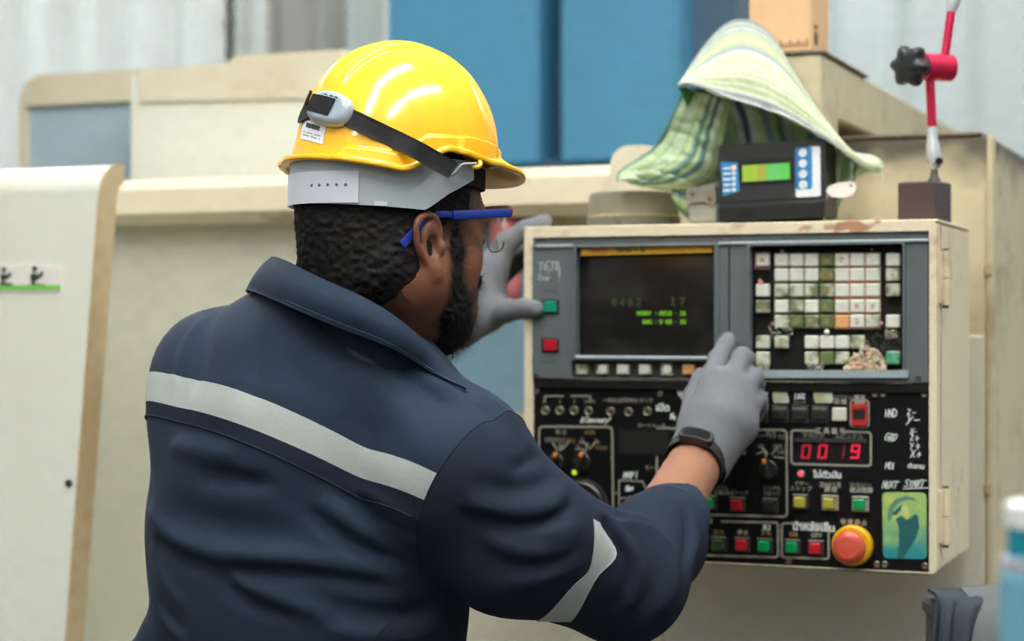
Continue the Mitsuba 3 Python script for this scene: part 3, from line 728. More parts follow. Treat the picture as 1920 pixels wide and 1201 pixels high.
# indicator lamps
for px, py, m_ in ((1023, 769, 'g'), (1050, 769, 'g'), (1077, 769, 'g'), (1104, 770, 'g'), (1145, 771, 'r'), (1179, 772, 'r'), (1214, 771, 'g')):
    k = num(C + 'indicator_lamp')
    put(k, along(lathe([(0, -.001), (.0062, -.001), (.0062, .002), (.0052, .003), (.0036, .0016), (0, .0014)], 18), loc(*uv(px, py), 0), W), 'led_ring', 40)
    put(k + '__lens', along(lathe([(0, .001), (.0030, .001), (.0024, .003), (0, .0036)], 14), loc(*uv(px, py), 0), W), 'led_green_off' if m_ == 'g' else 'led_red_off', 40)
mat('glow_lime', (150, 200, 30), .4, two=False); mat('glow_red', (220, 30, 50), .4, two=False)
for px, py, e, g_ in ((1078, 885, (.09, .15, .003), 'glow_lime'), (1502, 888, (.24, .014, .035), 'glow_red')):
    k = num(C + 'indicator_lamp')
    put(k, along(lathe([(0, -.001), (.0054, -.001), (.0054, .001), (.004, .002), (0, .0016)], 16), loc(*uv(px, py), 0), W), 'led_ring', 40, label='lit indicator lamp')
    put(k + '__lens', along(lathe([(0, .001), (.0036, .001), (.003, .0036), (0, .0046)], 14), loc(*uv(px, py), 0), W), g_, 40, emit=e)
# printed outlines
def outline(pts, r, wpx=4.2, gaps=()):
    g = Polygon([uv(*p) for p in pts]); g = g.buffer(-r, quad_segs=6).buffer(r, quad_segs=6)
    g = g.buffer(wpx * .000695 / 2).difference(g.buffer(-wpx * .000695 / 2))
    for a in gaps: g = g.difference(Polygon([uv(*p) for p in a]))
    return g
fr = [outline([(1011, 799), (1148, 800), (1150, 966), (1150, 1030), (1011, 1026)], .006), outline([(1232, 802), (1475, 806), (1476, 968), (1232, 962)], .005),
      outline([(1150, 973), (1459, 979), (1459, 1044), (1150, 1036)], .004, gaps=[[(1300, 970), (1352, 970), (1352, 985), (1300, 985)]]),
      outline([(1466, 980), (1554, 982), (1554, 1047), (1466, 1044)], .004), outline([(1484, 806), (1633, 810), (1633, 873), (1484, 869)], .004, gaps=[[(1532, 800), (1580, 800), (1580, 815), (1532, 815)]]),
      outline([(1595, 749), (1629, 750), (1629, 801), (1595, 800)], .005, 3.4)]
for g in fr:
    cx('printed_outline', extrude(g, .0006, MP, .0002), 'frame_line')
# the mode and axis lines (many short printed strokes on the left)
cx('printed_lines', lines([[(1022, 752), (1022, 742), (1056, 742)], [(1072, 742), (1107, 742), (1107, 752)], [(1036, 829), (1045, 843)], [(1050, 832), (1050, 842)], [(1066, 828), (1056, 841)], [(1080, 841), (1091, 841), (1098, 848)], [(1088, 829), (1097, 829), (1101, 838)],
    [(1106, 841), (1116, 829), (1122, 829)], [(1150, 924), (1161, 924)], [(1161, 960), (1161, 900), (1205, 902), (1214, 922)], [(1161, 933), (1190, 934)], [(1420, 850), (1432, 846)], [(1428, 838), (1440, 850)], [(1458, 838), (1448, 850)], [(1470, 858), (1452, 856)], [(1232, 802), (1256, 802)]], 3, .0002), 'frame_line', kind='stuff')
# small printed legends
leg = [word('0', 1020, 752, 6), word('1', 1050, 752, 6), word('2', 1077, 752, 6), word('100%', 1106, 752, 6), word('一時停止', 1147, 750, 7, 'Noto Sans CJK'), word('非常停止', 1179, 750, 7, 'Noto Sans CJK'), word('ロック', 1212, 750, 7, 'Noto Sans CJK'),
       word('原 点', 1052, 809, 8, 'Noto Sans CJK'), word('OFF', 1031, 824, 8), word('X10', 1050, 824, 8), word('ロードメータ', 1222, 797, 7, 'Noto Sans CJK'), word('モード', 1222, 876, 7, 'Noto Sans CJK'), word('手 動', 1186, 933, 7, 'Noto Sans CJK'),
       word('Y', 1092, 824, 8), word('Z', 1084, 838, 8), word('主軸 停止', 1358, 923, 7, 'Noto Sans CJK'), word('サイクル', 1350, 913, 6, 'Noto Sans CJK'), word('ストップ', 1387, 923, 6.5, 'Noto Sans CJK'), word('シングル', 1448, 914, 6.5, 'Noto Sans CJK'), word('ブロック', 1447, 924, 6.5, 'Noto Sans CJK'),
       word('マガジン', 1525, 815, 8, 'Noto Sans CJK'), word('スピンドル', 1592, 817, 8, 'Noto Sans CJK'), word('工 具 番 号', 1557, 807, 9, 'Noto Sans CJK', True), word('電源', 1612, 745, 8, 'Noto Sans CJK', True), word('遮断', 1612, 753, 8, 'Noto Sans CJK', True),
       word('プログラム', 1576, 744, 7, 'Noto Sans CJK'), word('保 護', 1576, 752, 8, 'Noto Sans CJK', True), word('ロック', 1500, 754, 6, 'Noto Sans CJK'), word('マザー', 1503, 906, 7, 'Noto Sans CJK'), word('ストップ', 1502, 915, 8, 'Noto Sans CJK'), word('2nd LS', 1557, 908, 9, bold=True),
       word('解 除', 1558, 917, 8, 'Noto Sans CJK', True), word('マガジン', 1613, 909, 8, 'Noto Sans CJK'), word('原点復帰', 1615, 918, 8, 'Noto Sans CJK', True), word('非 常 停 止', 1601, 978, 8, 'Noto Sans CJK', True), word('主 軸', 1325, 975, 8, 'Noto Sans CJK'), word('停 止', 1393, 997, 7, 'Noto Sans CJK', True),
       word('OFF', 1531, 1003, 8, bold=True), word('送 り', 1445, 812, 7, 'Noto Sans CJK'), word('オーバーライド(%)', 1443, 818, 6.5, 'Noto Sans CJK'), word('50', 1427, 836, 7), word('100', 1458, 836, 7), word('150', 1466, 847, 7), word('主 軸', 1390, 848, 6, 'Noto Sans CJK')]
for m in leg: pass
cx('printed_legend', leg, 'legend_white', kind='stuff', label='small white printed legends')
cx('printed_legend', [word('ALL', 1072, 825, 8), word('AXIS', 1106, 810, 7), word('4', 1118, 824, 8), word('X100', 1128, 839, 7), word('P', 1165, 829, 12), word('起 動', 1348, 997, 7, 'Noto Sans CJK'), word('ON', 1488, 1001, 8, bold=True), word('正 転', 1437, 999, 7, 'Noto Sans CJK')], 'legend_tan', kind='stuff', label='faded tan printed legends')
# marker handwriting
for args in (('^ Clean every?', 1117, 788, 11, 2.6, .2, 2, .1), ('MC', 1501, 727, 9, 3.0, .0, 4, .25), ('LOCK', 1500, 742, 9.5, 2.8, .1, 8, .1), ('HND', 1671, 774, 14, 3.2, .05, 9, .14), ('Z -', 1709, 772, 12, 2.6, .1, 10, .1), ('Y -', 1712, 788, 16, 3.0, .3, 11, .05),
             ('X-', 1712, 808, 9, 2.4, .3, 12, .3), ('Z +', 1715, 820, 10, 2.6, .1, 13, .05), ('Y +', 1716, 836, 12, 2.6, .0, 14, .05), ('X +', 1717, 850, 13, 2.8, .2, 15, .05), ('GRD', 1671, 819, 15, 2.6, .35, 16, .18), ('MDI', 1668, 873, 13, 2.4, .1, 17, .14),
             ('NEXT', 1670, 908, 13, 2.8, .25, 18, .12), ('START', 1716, 906, 13, 2.8, .3, 19, .06), ('M 3', 1438, 988, 11, 2.8, .1, 20, .2), ('Op', 1277, 737, 15, 3.4, .1, 21, .1), ('Na', 1262, 780, 11, 3.4, .1, 23, .1), ('MMP 1', 1182, 890, 13, 3.2, .1, 24, .06), ('Slow', 1180, 915, 11, 3.2, .15, 25, .08), ('RY', 1437, 737, 10, 3, .2, 26, .15)):
    txt, px, py, h, pen, sl, sd, gp = args
    PEN['3'] = [[(.1, 1), (.6, .9), (.3, .55), (.6, .3), (.1, .0)]]
    cx('marker_note', note(txt, px, py, h, pen, sl, sd, gap=gp), 'marker_white')
cx('marker_note', lines([[(1694, 916), (1740, 914)]], 1.6, .0006), 'marker_white')
cx('marker_note', word('ทำงาน', 1718, 873, 9, 'NotoSansThai', True, .0006), 'marker_white')
cx('marker_note', word('ไม่ตัวมัน', 1551, 888, 12, 'NotoSansThai', True, .0006), 'marker_white')
cx('marker_note', word('น้ำหล่อเย็น', 1526, 986, 14, 'NotoSansThai', True, .0006), 'marker_white')
cx('marker_note', word('เปิด', 1243, 763, 14, 'NotoSansThai', True, .0006), 'marker_white')
# pale paper labels
for i, (a, b, c_, d) in enumerate(((1448, 722, 1480, 755), (1525, 721, 1562, 755))):
    cx('paper_label', ppoly([(a + 2, b), (c_ - (3 if i else 8), b + 1), (c_, d - 4), (c_ - 2, d), (a + 3, d), (a, d - 12)], .0006, .0012), 'sticker_pale')

# push buttons
def button(px, py, cap, s=20, shroud='button_shroud', lab=None, h=.006, top=True):
    k = num(C + 'push_button')
    put(k, sq(px + 2, py - 1, 0, s + 9, s + 9, -.002, .006, .001), shroud, label=lab)
    put(k + '__cap', sq(px, py, 0, s, s, .002, h + .003, .0014, .004), cap)
    if top: put(k + '__rim', sq(px + 1, py - s / 2 - 3.2, 0, s + 6, 3.2, .003, .004, .0006, .003), 'shroud_worn' if shroud == 'shroud_worn' else 'led_ring')
for px in (1425, 1463, 1500, 1538):
    k = num(C + 'push_button')
    put(k, sq(px, 776, 0, 31, 34, -.002, .004, .001), 'button_shroud', label='black square push button')
    put(k + '__cap', sq(px, 777, 0, 25, 19, .001, .005, .001), 'cap_black')
    put(k + '__rim', sq(px, 765.5, 0, 24, 3.4, .001, .004, .0006), 'led_ring')
put(num(C + 'push_button'), sq(1575, 776, 0, 25, 25, -.002, .008, .0012), 'cap_white', label='white square push button')
g = Polygon([uv(*p) for p in ((1598, 757), (1627, 757), (1627, 797), (1598, 796))]); gi = Polygon([uv(*p) for p in ((1601, 765), (1624, 765), (1624, 787), (1601, 786))])
k = num(C + 'guarded_switch')
put(k, extrude(g.difference(gi), .008, MP, 0), 'guard_red', label='black switch inside a red guard')
put(k + '__rocker', sq(1612.5, 776, 0, 24, 22, -.002, .006, .001), 'cap_black')
put(k + '__rim', sq(1612, 767, 0, 22, 3.4, .003, .003, .0006), 'led_ring')
for px, py, cap, sh, lab in ((1500, 941, 'cap_yellow', 'button_shroud', 'dull yellow push button'), (1555, 943, 'cap_yellow', 'shroud_worn', 'yellow push button with worn rim'), (1612, 945, 'cap_green', 'shroud_worn', 'green push button with worn rim'),
                             (1329, 943, 'cap_green', 'button_shroud', 'green push button half behind the cuff'), (1382, 946, 'cap_red', 'button_shroud', 'red push button'), (1443, 948, 'cap_black', 'button_shroud', 'black push button'),
                             (1347, 1020, 'cap_dark_green', 'button_shroud', 'unlit dark green push button'), (1391, 1021, 'cap_red', 'button_shroud', 'red push button'), (1433, 1023, 'cap_green', 'button_shroud', 'green push button'),
                             (1485, 1025, 'cap_green', 'button_shroud', 'green push button below ON'), (1529, 1027, 'cap_red', 'button_shroud', 'red push button below OFF')):
    button(px, py, cap, 20, sh, lab)
# selector knobs
def selector(px, py, ang, r=19, lab=None):
    k = num(C + 'selector_knob'); p0 = loc(*uv(px, py), 0)
    put(k, along(lathe([(0, -.001), (r * .00069, -.001), (r * .00069, .004), (r * .0006, .006), (0, .006)], 28), p0, W), 'dial_black', 40)
    m = MP @ frame([*uv(px, py), 0], [math.cos(ang), math.sin(ang), 0], [-math.sin(ang), math.cos(ang), 0], [0, 0, 1])
    put(k + '__grip', moved(cbox([-r * .0006, -.0038, .004], [r * .0007, .0038, .016], .0016), m), 'dial_black')
    put(k + '__pointer', moved(cbox([r * .0007 - .0045, -.0028, .013], [r * .0007 + .0022, .0028, .0172], .0008), m), 'orange_tip')
    put(k + '__pointer_line', moved(cbox([r * .0007 + .003, -.0012, .0004], [r * .0007 + .014, .0012, .0012], .0003), m), 'frame_line')
selector(1042, 866, 1.15); selector(1092, 866, 1.25); selector(1441, 880, 1.75)
# big hand wheel and load meter
p0 = loc(*uv(1090, 950), 0)
cx('hand_wheel', along(lathe([(0, -.001), (.036, -.001), (.037, .003), (.036, .008), (.033, .010), (.030, .0085), (.027, .008), (.025, .018), (.021, .020), (0, .020)], 56), p0, W), 'dial_black', 35)
cx('hand_wheel__scale_ring', along(lathe([(.0375, 0), (.0395, 0), (.0395, .0012), (.0375, .0012)], 56), p0, W), 'brown_plate')
cx('hand_wheel__handle', along(lathe([(0, .018), (.006, .018), (.007, .034), (.005, .038), (0, .039)], 18), p0 + U * .012 + V * .008, W), 'dial_black', 35)
cx('load_meter', ppoly([(1158, 803), (1256, 804), (1256, 856), (1158, 854)], -.002, .0012, .0008), 'black_recess')
cx('load_meter__window', ppoly([(1164, 808), (1250, 809), (1250, 850), (1164, 849)], .0008, .0018), 'dial_black')
# red number display
cx('number_display', ppoly([(1488, 821), (1626, 824), (1626, 869), (1488, 866)], -.002, .0012, .0004), 'black_recess')
cx('number_display__visor', ppoly([(1489, 821), (1625, 823), (1625, 830), (1489, 828)], .0006, .005), 'button_shroud')
SEG = dict(a=[(0, 1), (1, 1)], b=[(1, 1), (1, .5)], c=[(1, .5), (1, 0)], d=[(0, 0), (1, 0)], e=[(0, 0), (0, .5)], f=[(0, .5), (0, 1)], g=[(0, .5), (1, .5)])
def digit(px, py, segs, hp=23, wpx=13, th=4.2):
    out = []
    for s in segs:
        (a, b), (c_, d) = SEG[s]
        q = [(px + (x_ - .5) * wpx + (y_ - .5) * 3, py - (y_ - .5) * hp) for x_, y_ in ((a, b), (c_, d))]
        out.append(LineString([uv(*t) for t in q]).buffer(th * .000695 / 2, quad_segs=2))
    return extrude(unary_union(out), .0006, MP, .0014)
for px, segs, m_, e in ((1512, 'abcdef', 'digit_red', (.06, .001, .005)), (1543, 'abcdef', 'digit_red', (.11, .0013, .009)), (1576, 'bc', 'digit_dim', (.014, .0006, .002)), (1604, 'abcdfg', 'digit_red', (.16, .0015, .012))):
    cx('number_display__digit', digit(px, 846, segs), m_, emit=e)
# emergency stop
p0 = loc(*uv(1600, 1021), 0); p1 = p0
cx('emergency_stop', along(lathe([(0, -.001), (.026, -.001), (.0265, .002), (.026, .012), (.024, .014), (0, .014)], 48), p0, W), 'estop_yellow', 35, label='yellow collar with red mushroom push button')
cx('emergency_stop__mushroom', along(lathe([(0, .012), (.013, .012), (.013, .020), (.020, .022), (.0212, .026), (.0205, .031), (.017, .0345), (.013, .0355), (.0128, .0349), (0, .0355)], 48), p0, W), 'estop_red', 35)
arr = []
for a in (.4, 2.5, 4.6):
    t = np.linspace(a, a + .9, 10); q = [(.0165 * math.cos(x_), .0165 * math.sin(x_)) for x_ in t]
    arr.append(LineString(q).buffer(.0005))
cx('emergency_stop__turn_mark', moved(extrude(arr[0], .0006), MP @ frame([*uv(1600, 1021), .0345], [1, 0, 0], [0, 1, 0], [0, 0, 1])), 'red_print')
cx('emergency_stop__turn_mark', moved(extrude(arr[1], .0006), MP @ frame([*uv(1600, 1021), .0345], [1, 0, 0], [0, 1, 0], [0, 0, 1])), 'red_print')
# picture card
def cardcol(p, n, uvc):
    f = fbm(p.x * 60, p.y * 60, p.z * 60, 3); h = (p.z - 1.19) / .087
    return mix(mix(lin((40, 140, 140)), lin((150, 190, 110)), smoothstep(.1, .6, h + (f - .5) * .5)), lin((196, 206, 96)), smoothstep(.45, .7, f) * .7 * smoothstep(.2, .5, h))
mat('card_print', tex=proc(cardcol), rough=.35)
mat('card_dark', (26, 84, 84), .4); mat('card_shade', (92, 132, 110), .4); mat('card_light', (196, 200, 130), .4)
q = [(1654, 922), (1737, 923), (1738, 1048), (1656, 1046)]
cx('picture_card', ppoly(q, .0004, .0014, .0062), 'card_print', label='green picture card showing a dark robed figure')
pp = lambda pts: Polygon([uv(*p) for p in pts])
cx('picture_card__fan', extrude(pp([(1664, 966), (1668, 948), (1680, 935), (1697, 929), (1712, 932), (1722, 940), (1708, 936), (1696, 937), (1684, 943), (1676, 955), (1672, 972), (1666, 978)]), .0003, MP, .0015), 'card_shade')
cx('picture_card__robe', extrude(unary_union([pp([(1680, 972), (1690, 966), (1700, 974), (1708, 970), (1716, 962), (1722, 966), (1724, 988), (1718, 1008), (1708, 1024), (1694, 1046), (1682, 1046), (1686, 1020), (1686, 990)]), pp([(1672, 962), (1690, 946), (1694, 950), (1680, 966)])]), .0003, MP, .0015), 'card_dark')
cx('picture_card__face', extrude(pp([(1693, 946), (1699, 944), (1703, 950), (1706, 966), (1700, 972), (1694, 964), (1690, 952)]), .0003, MP, .0018), 'card_light')
# a side catch at the left edge
cx('side_catch', moved(cbox([-.008, uv(990, 765)[1], -.05], [-.002, uv(990, 725)[1], -.01], .002), MP), 'black_plastic')
# ---------------------------------------------------------------- the man: head frame (x forward, y left, z up)
YAW, PITCH, ROLL = math.radians(35), math.radians(1.5), math.radians(0)
fw = np.array([math.cos(YAW) * math.cos(PITCH), math.sin(YAW) * math.cos(PITCH), -math.sin(PITCH)])
lf = np.array([-math.sin(YAW), math.cos(YAW), 0.0]); up_ = np.cross(fw, lf)
EAR = np.array([-.004, -.080, -.010])
RH = np.stack([fw, lf, up_], 1)
HC = P(811, 458, 2.075) - RH @ EAR
MH = frame(HC, fw, lf, up_)
hl = lambda p: (np.asarray(p, float) - HC) @ RH          # world -> head
hw = lambda p: HC + np.asarray(p, float) @ RH.T          # head -> world

def skin_fn_noise(p): return meshkit.fbm(np.asarray(p) * 90, 3, 4)
mat('skin', tex={'type': 'mesh_attribute', 'name': 'vertex_color'}, rough=.48, spec=.45)
def hair_fn(p, n, uvc):
    f = fbm(p.x * 170, p.y * 170, p.z * 170, 2)
    return mix(lin((11, 9, 8)), lin((25, 21, 19)), smoothstep(.4, .75, f))
mat('hair', tex=proc(hair_fn), rough=.75, spec=.25)

h = .0022
L, lo = lattice((-.135, -.108, -.235), (.142, .108, .15), h)
def HX(*a): return np.array(a, np.float32)
f = d_ell(L, HX(-.006, 0, .034), HX(.101, .078, .099))
f = smin(f, d_ell(L, HX(.034, 0, 0), HX(.064, .063, .088)), .03)
f = smin(f, d_ell(L, HX(.046, 0, -.050), HX(.044, .046, .050)), .03)
for s in (-1, 1):
    f = smin(f, d_cone(L, HX(.004, s * .055, -.044), HX(.068, s * .022, -.086), .019, .016), .04)
    f = smin(f, d_ell(L, HX(.054, s * .042, -.024), HX(.024, .021, .022)), .02)
    f = smin(f, d_cone(L, HX(.090, s * .014, .024), HX(.080, s * .042, .024), .012, .011), .014)
f = smin(f, d_cone(L, HX(.070, 0, -.088), HX(.074, 0, -.086), .018, .016), .02)
f = smin(f, d_cone(L, HX(.090, 0, .018), HX(.100, 0, -.016), .0085, .0105), .014)
for s in (-1, 1):
    f = smin(f, d_ell(L, HX(.091, s * .0120, -.022), HX(.011, .009, .008)), .008)
    eye = d_ell(L, HX(.099, s * .033, .004), HX(.014, .017, .012)); f = -smin(-f, eye, .012)
    f = smin(f, d_ell(L, HX(.082, s * .032, .003), HX(.0135, .0135, .0125)), .003)
f = smin(f, d_cone(L, HX(.086, -.016, -.056), HX(.086, .016, -.056), .0085, .0085), .010)
f = smin(f, d_cone(L, HX(.083, -.014, -.067), HX(.083, .014, -.067), .009, .009), .010)
face = f.copy()
# neck down into the collar
NB = hl(P(655, 640, 2.165)); N0 = HX(-.026, 0, -.05)
f = smin(f, d_cone(L, N0, NB.astype(np.float32), .061, .078), .05)
for s in (-1, 1):
    f = smin(f, d_cone(L, HX(-.020, s * .052, -.052), NB.astype(np.float32) * .8 + HX(.06, s * .03, 0), .022, .020), .05)
skull = f.copy()
# ears: helix, antihelix, lobe, tragus, a hollow concha
def ear(f, s):
    c = np.array([-.006, s * .0775, -.010]); ta = math.radians(14)
    ax = np.array([math.cos(ta), 0, math.sin(ta)]); ay = np.array([-math.sin(ta), 0, math.cos(ta)]); out = np.array([-.34, s * .94, 0]); 
    E = lambda a, b, o: (c + ax * a + ay * b + out * o).astype(np.float32)
    e = d_ell(L, E(-.003, .002, .006), HX(.0165, .0065, .032))
    hx = [E(.012, .006, .002), E(.013, .018, .006), E(.007, .029, .011), E(-.004, .032, .015), E(-.015, .026, .018), E(-.019, .012, .018), E(-.018, -.004, .016), E(-.013, -.017, .012), E(-.007, -.025, .009)]
    def rim_of(pts, r):
        c_ = spline(pts, 22); g_ = np.full(L.shape[:3], 1.0, np.float32); s_ = tuple(slice(max(int((q0 - .02 - l0) / h), 0), int((q1 + .02 - l0) / h) + 1) for q0, q1, l0 in zip(c_.min(0), c_.max(0), lo)); P_ = L[s_]; m_ = g_[s_]
        for a, b in zip(c_, c_[1:]): m_ = np.minimum(m_, d_cone(P_, a, b, r, r))
        g_[s_] = m_
        return g_
    e = smin(e, rim_of(hx, .0042), .005)
    e = smin(e, d_ell(L, E(-.001, -.031, .011), HX(.0085, .0055, .0105)), .007)
    ah = [E(.003, .019, .010), E(-.008, .012, .012), E(-.010, -.002, .012), E(-.004, -.015, .010)]
    e = smin(e, rim_of(ah, .0036), .005)
    f = smin(f, e, .005)
    hole = d_ell(L, E(.001, -.003, .013), HX(.0085, .0085, .0125)); f = -smin(-f, hole, .004)
    hole = d_cone(L, E(-.012, .018, .020), E(-.0135, .002, .019), .003, .003); f = -smin(-f, hole, .003)
    f = smin(f, d_ell(L, E(.0125, -.006, .008), HX(.0045, .005, .0075)), .004)
    return f
for s in (-1, 1): f = ear(f, s)
head_mesh = biggest(surface(f, lo, h))

# hair: a close afro that fades towards the ear and nape, and a full beard; both grow out of the skin
X, Y, Z = L[..., 0], L[..., 1], L[..., 2]
sm = lambda a, b, t: (lambda q: q * q * (3 - 2 * q))(np.clip((t - a) / (b - a), 0, 1))
curl = meshkit.noise(L * 210, 5) + .5 * meshkit.noise(L * 420, 6) - .75
dh = (X + .050) * -.80 + (Z + .088) * .60                       # how far inside the hairline, along the side of the head
dh = np.where(Z > .02, np.maximum(dh, .012 + (Z - .02) * .5 - np.maximum(X - .045, 0) * 2.2), dh)
dh = np.minimum(dh, (Z + .112) * .9)
t_hair = -.004 + .017 * sm(-.012, .055, dh)
hair_f = skull - t_hair - curl * .0042 * sm(-.01, .03, dh)
hair_f = np.maximum(hair_f, -(X * -.8 + (Z + .118)) )
hair_f = np.maximum(hair_f, Z - .085)
hair_mesh = surface(hair_f, lo, h)
bf = np.full(L.shape[:3], 1.0, np.float32)
for s in (-1, 1):
    jaw = [((.028, .0700, .016), .0050), ((.030, .066, -.014), .0105), ((.022, .058, -.044), .020), ((.034, .046, -.072), .025), ((.056, .020, -.088), .026)]
    for (a, ra), (b, rb) in zip(jaw, jaw[1:]):
        bf = smin(bf, d_cone(L, HX(a[0], s * a[1], a[2]), HX(b[0], s * b[1], b[2]), ra, rb), .012)
    bf = smin(bf, d_cone(L, HX(.060, s * .044, -.062), HX(.0945, s * .016, -.044), .011, .0085), .01)
bf = smin(bf, d_ell(L, HX(.050, 0, -.092), HX(.042, .040, .042)), .02)
beard_f = bf - curl * .0052
beard_mesh = surface(beard_f, lo, h)

def strands(mesh, n, length, r, seed, grav=0.0, keep=None):
    """Short curly hairs growing out of the mesh."""
    g = np.random.default_rng(seed); nrm = vnormals(mesh); v = np.asarray(mesh.vertices)
    idx = g.integers(0, len(v), n)
    if keep is not None: idx = idx[keep(v[idx])]
    base, d = v[idx], nrm[idx]; m = len(idx)
    a = np.cross(d, g.normal(size=(m, 3))); a /= np.linalg.norm(a, axis=1, keepdims=True) + 1e-9; b = np.cross(d, a)
    t = np.linspace(0, 1, 6)[:, None, None]; ph = g.uniform(0, 6.28, (1, m, 1)); ln = length * g.uniform(.4, 1.15, (1, m, 1)); cr = ln * .24
    lean_ = g.normal(0, .35, (1, m, 3))
    c = base[None] - d[None] * .002 + (d[None] + lean_) * t * ln + cr * t ** .6 * (np.cos(ph + t * 7) * a[None] + np.sin(ph + t * 7) * b[None]) + np.array([.25, 0, -1.0]) * grav * t ** 2 * ln
    rr_ = r * (1 - .6 * t)
    off = [np.array([1, 0, 0]), np.array([-.5, .87, 0]), np.array([-.5, -.87, 0])]
    tri = np.stack([c + rr_ * (o[0] * a[None] + o[1] * b[None]) for o in off], 2)      # step, hair, side, xyz
    tri = tri.transpose(1, 0, 2, 3).reshape(-1, 3)
    k = np.arange(m)[:, None, None] * 18; i = np.arange(5)[None, :, None] * 3; j = np.arange(3)[None, None]; j2 = (j + 1) % 3
    q = [(k + i + j), (k + i + j2), (k + i + 3 + j2), (k + i + 3 + j)]
    fcs = np.concatenate([np.stack([q[0], q[1], q[2]], -1).reshape(-1, 3), np.stack([q[0], q[2], q[3]], -1).reshape(-1, 3)])
    return trimesh.Trimesh(tri, fcs, process=False)
hair_st = strands(hair_mesh, 9000, .0075, .00017, 11, keep=lambda v: (v[:, 2] < .024) & (v[:, 1] < .03))
beard_st = strands(beard_mesh, 9000, .0105, .00017, 12, grav=.35)

# skin colour: stubble where the hair thins out
v = np.asarray(head_mesh.vertices)
sd = lambda A: A[tuple(np.clip(np.round((v - lo) / h).astype(int), 0, np.array(A.shape) - 1).T)]
hairy = sm(-.030, .022, sd(dh)); beardy = 1 - sm(-.001, .008, sd(bf)); nape = sm(-.06, -.02, v[:, 2]) * 0
isear = np.abs(v[:, 1]) > .0795
stub = np.clip(np.maximum(hairy * .92 * ~isear, beardy * .9), 0, 1)[:, None]
nz = skin_fn_noise(v)[:, None]
lipm = (np.exp(-((v[:, 0] - .1) / .012) ** 2 - (v[:, 1] / .02) ** 2 - ((v[:, 2] + .07) / .012) ** 2))[:, None]
base = np.array(lin((112, 70, 50))) * (.85 + .3 * nz) * (1 - .25 * lipm) + np.array([.05, .01, .01]) * lipm
hcol = base * (1 - stub) + np.array(lin((24, 18, 16))) * stub
head_mesh.apply_transform(MH)

# ---------------------------------------------------------------- arms, trunk and legs under the clothes
WR, EL, SH = P(1302, 872, 2.392), P(1175, 1088, 2.17), P(850, 880, 2.06)
SHL, ELL, WRL = P(394, 697, 2.27), P(610, 675, 2.56), P(862, 585, 2.735)
HIPC = np.array([-.215, 2.16, .92])
def limbs():
    lo_, hi_ = np.array([-.55, 1.85, .0]), np.array([.36, 2.85, 1.62]); hh = .011
    B, l0 = lattice(lo_, hi_, hh)
    q = lambda p: np.asarray(p, np.float32)
    g = d_ell(B, q(P(580, 890, 2.19)), q((.140, .085, .24)))
    g = smin(g, d_cone(B, q(P(590, 1050, 2.19)), q(HIPC), .11, .13), .06)
    g = smin(g, d_cone(B, q(P(675, 655, 2.165)), q(P(620, 820, 2.18)), .052, .08), .05)
    g = smin(g, d_cone(B, q(P(640, 800, 2.18)), q(SH), .075, .055), .05)
    for a, b, c_, ra, rb, rc in ((SH, EL, WR + (WR - EL) * .08, .05, .040, .034), (SHL, ELL, WRL, .05, .040, .031)):
        g = smin(g, d_cone(B, q(a), q(b), ra, rb), .03); g = smin(g, d_cone(B, q(b), q(b + (c_ - b) * 1.0), rb, rc), .02)
    for s, dy in ((-1, .03), (1, -.05)):
        hp = HIPC + [s * .09, dy, -.02]; kn = HIPC + [s * .10 + .01, dy + .02, -.44]; an = HIPC + [s * .105, dy, -.83]
        g = smin(g, d_cone(B, q(hp), q(kn), .085, .056), .05); g = smin(g, d_cone(B, q(kn), q(an), .056, .04), .02)
    return biggest(surface(g, l0, hh))
trunk = limbs()
tv = np.asarray(trunk.vertices)
tcol = np.array(lin((150, 107, 84))) * (.9 + .2 * skin_fn_noise(tv * .6)[:, None])
try:
    A_ = manifold3d.Manifold(manifold3d.Mesh(np.asarray(head_mesh.vertices, np.float32), np.asarray(head_mesh.faces, np.uint32)))
    B_ = manifold3d.Manifold(manifold3d.Mesh(np.asarray(trunk.vertices, np.float32), np.asarray(trunk.faces, np.uint32)))
    U_ = A_ + B_
    assert U_.num_tri() > 1000
    mm = U_.to_mesh(); person = trimesh.Trimesh(mm.vert_properties[:, :3], mm.tri_verts, process=False)
    from scipy.spatial import cKDTree
    allv = np.vstack([head_mesh.vertices, tv]); allc = np.vstack([hcol, tcol])
    pcol = allc[cKDTree(allv).query(person.vertices)[1]]
except Exception as e:
    print('body union fell back to two shells:', e)
    person = trimesh.util.concatenate([head_mesh, trunk]); pcol = np.vstack([hcol, tcol])
put('person', person, 'skin', True, color=pcol, label='bearded man in navy work jacket seen from behind, operating the control box', cat='person')
put('person__hair', [moved(hair_mesh, MH), moved(hair_st, MH)], 'hair', True, label='short black curly hair', kind='stuff')
put('person__beard', [moved(beard_mesh, MH), moved(beard_st, MH)], 'hair', True, label='full black beard', kind='stuff')

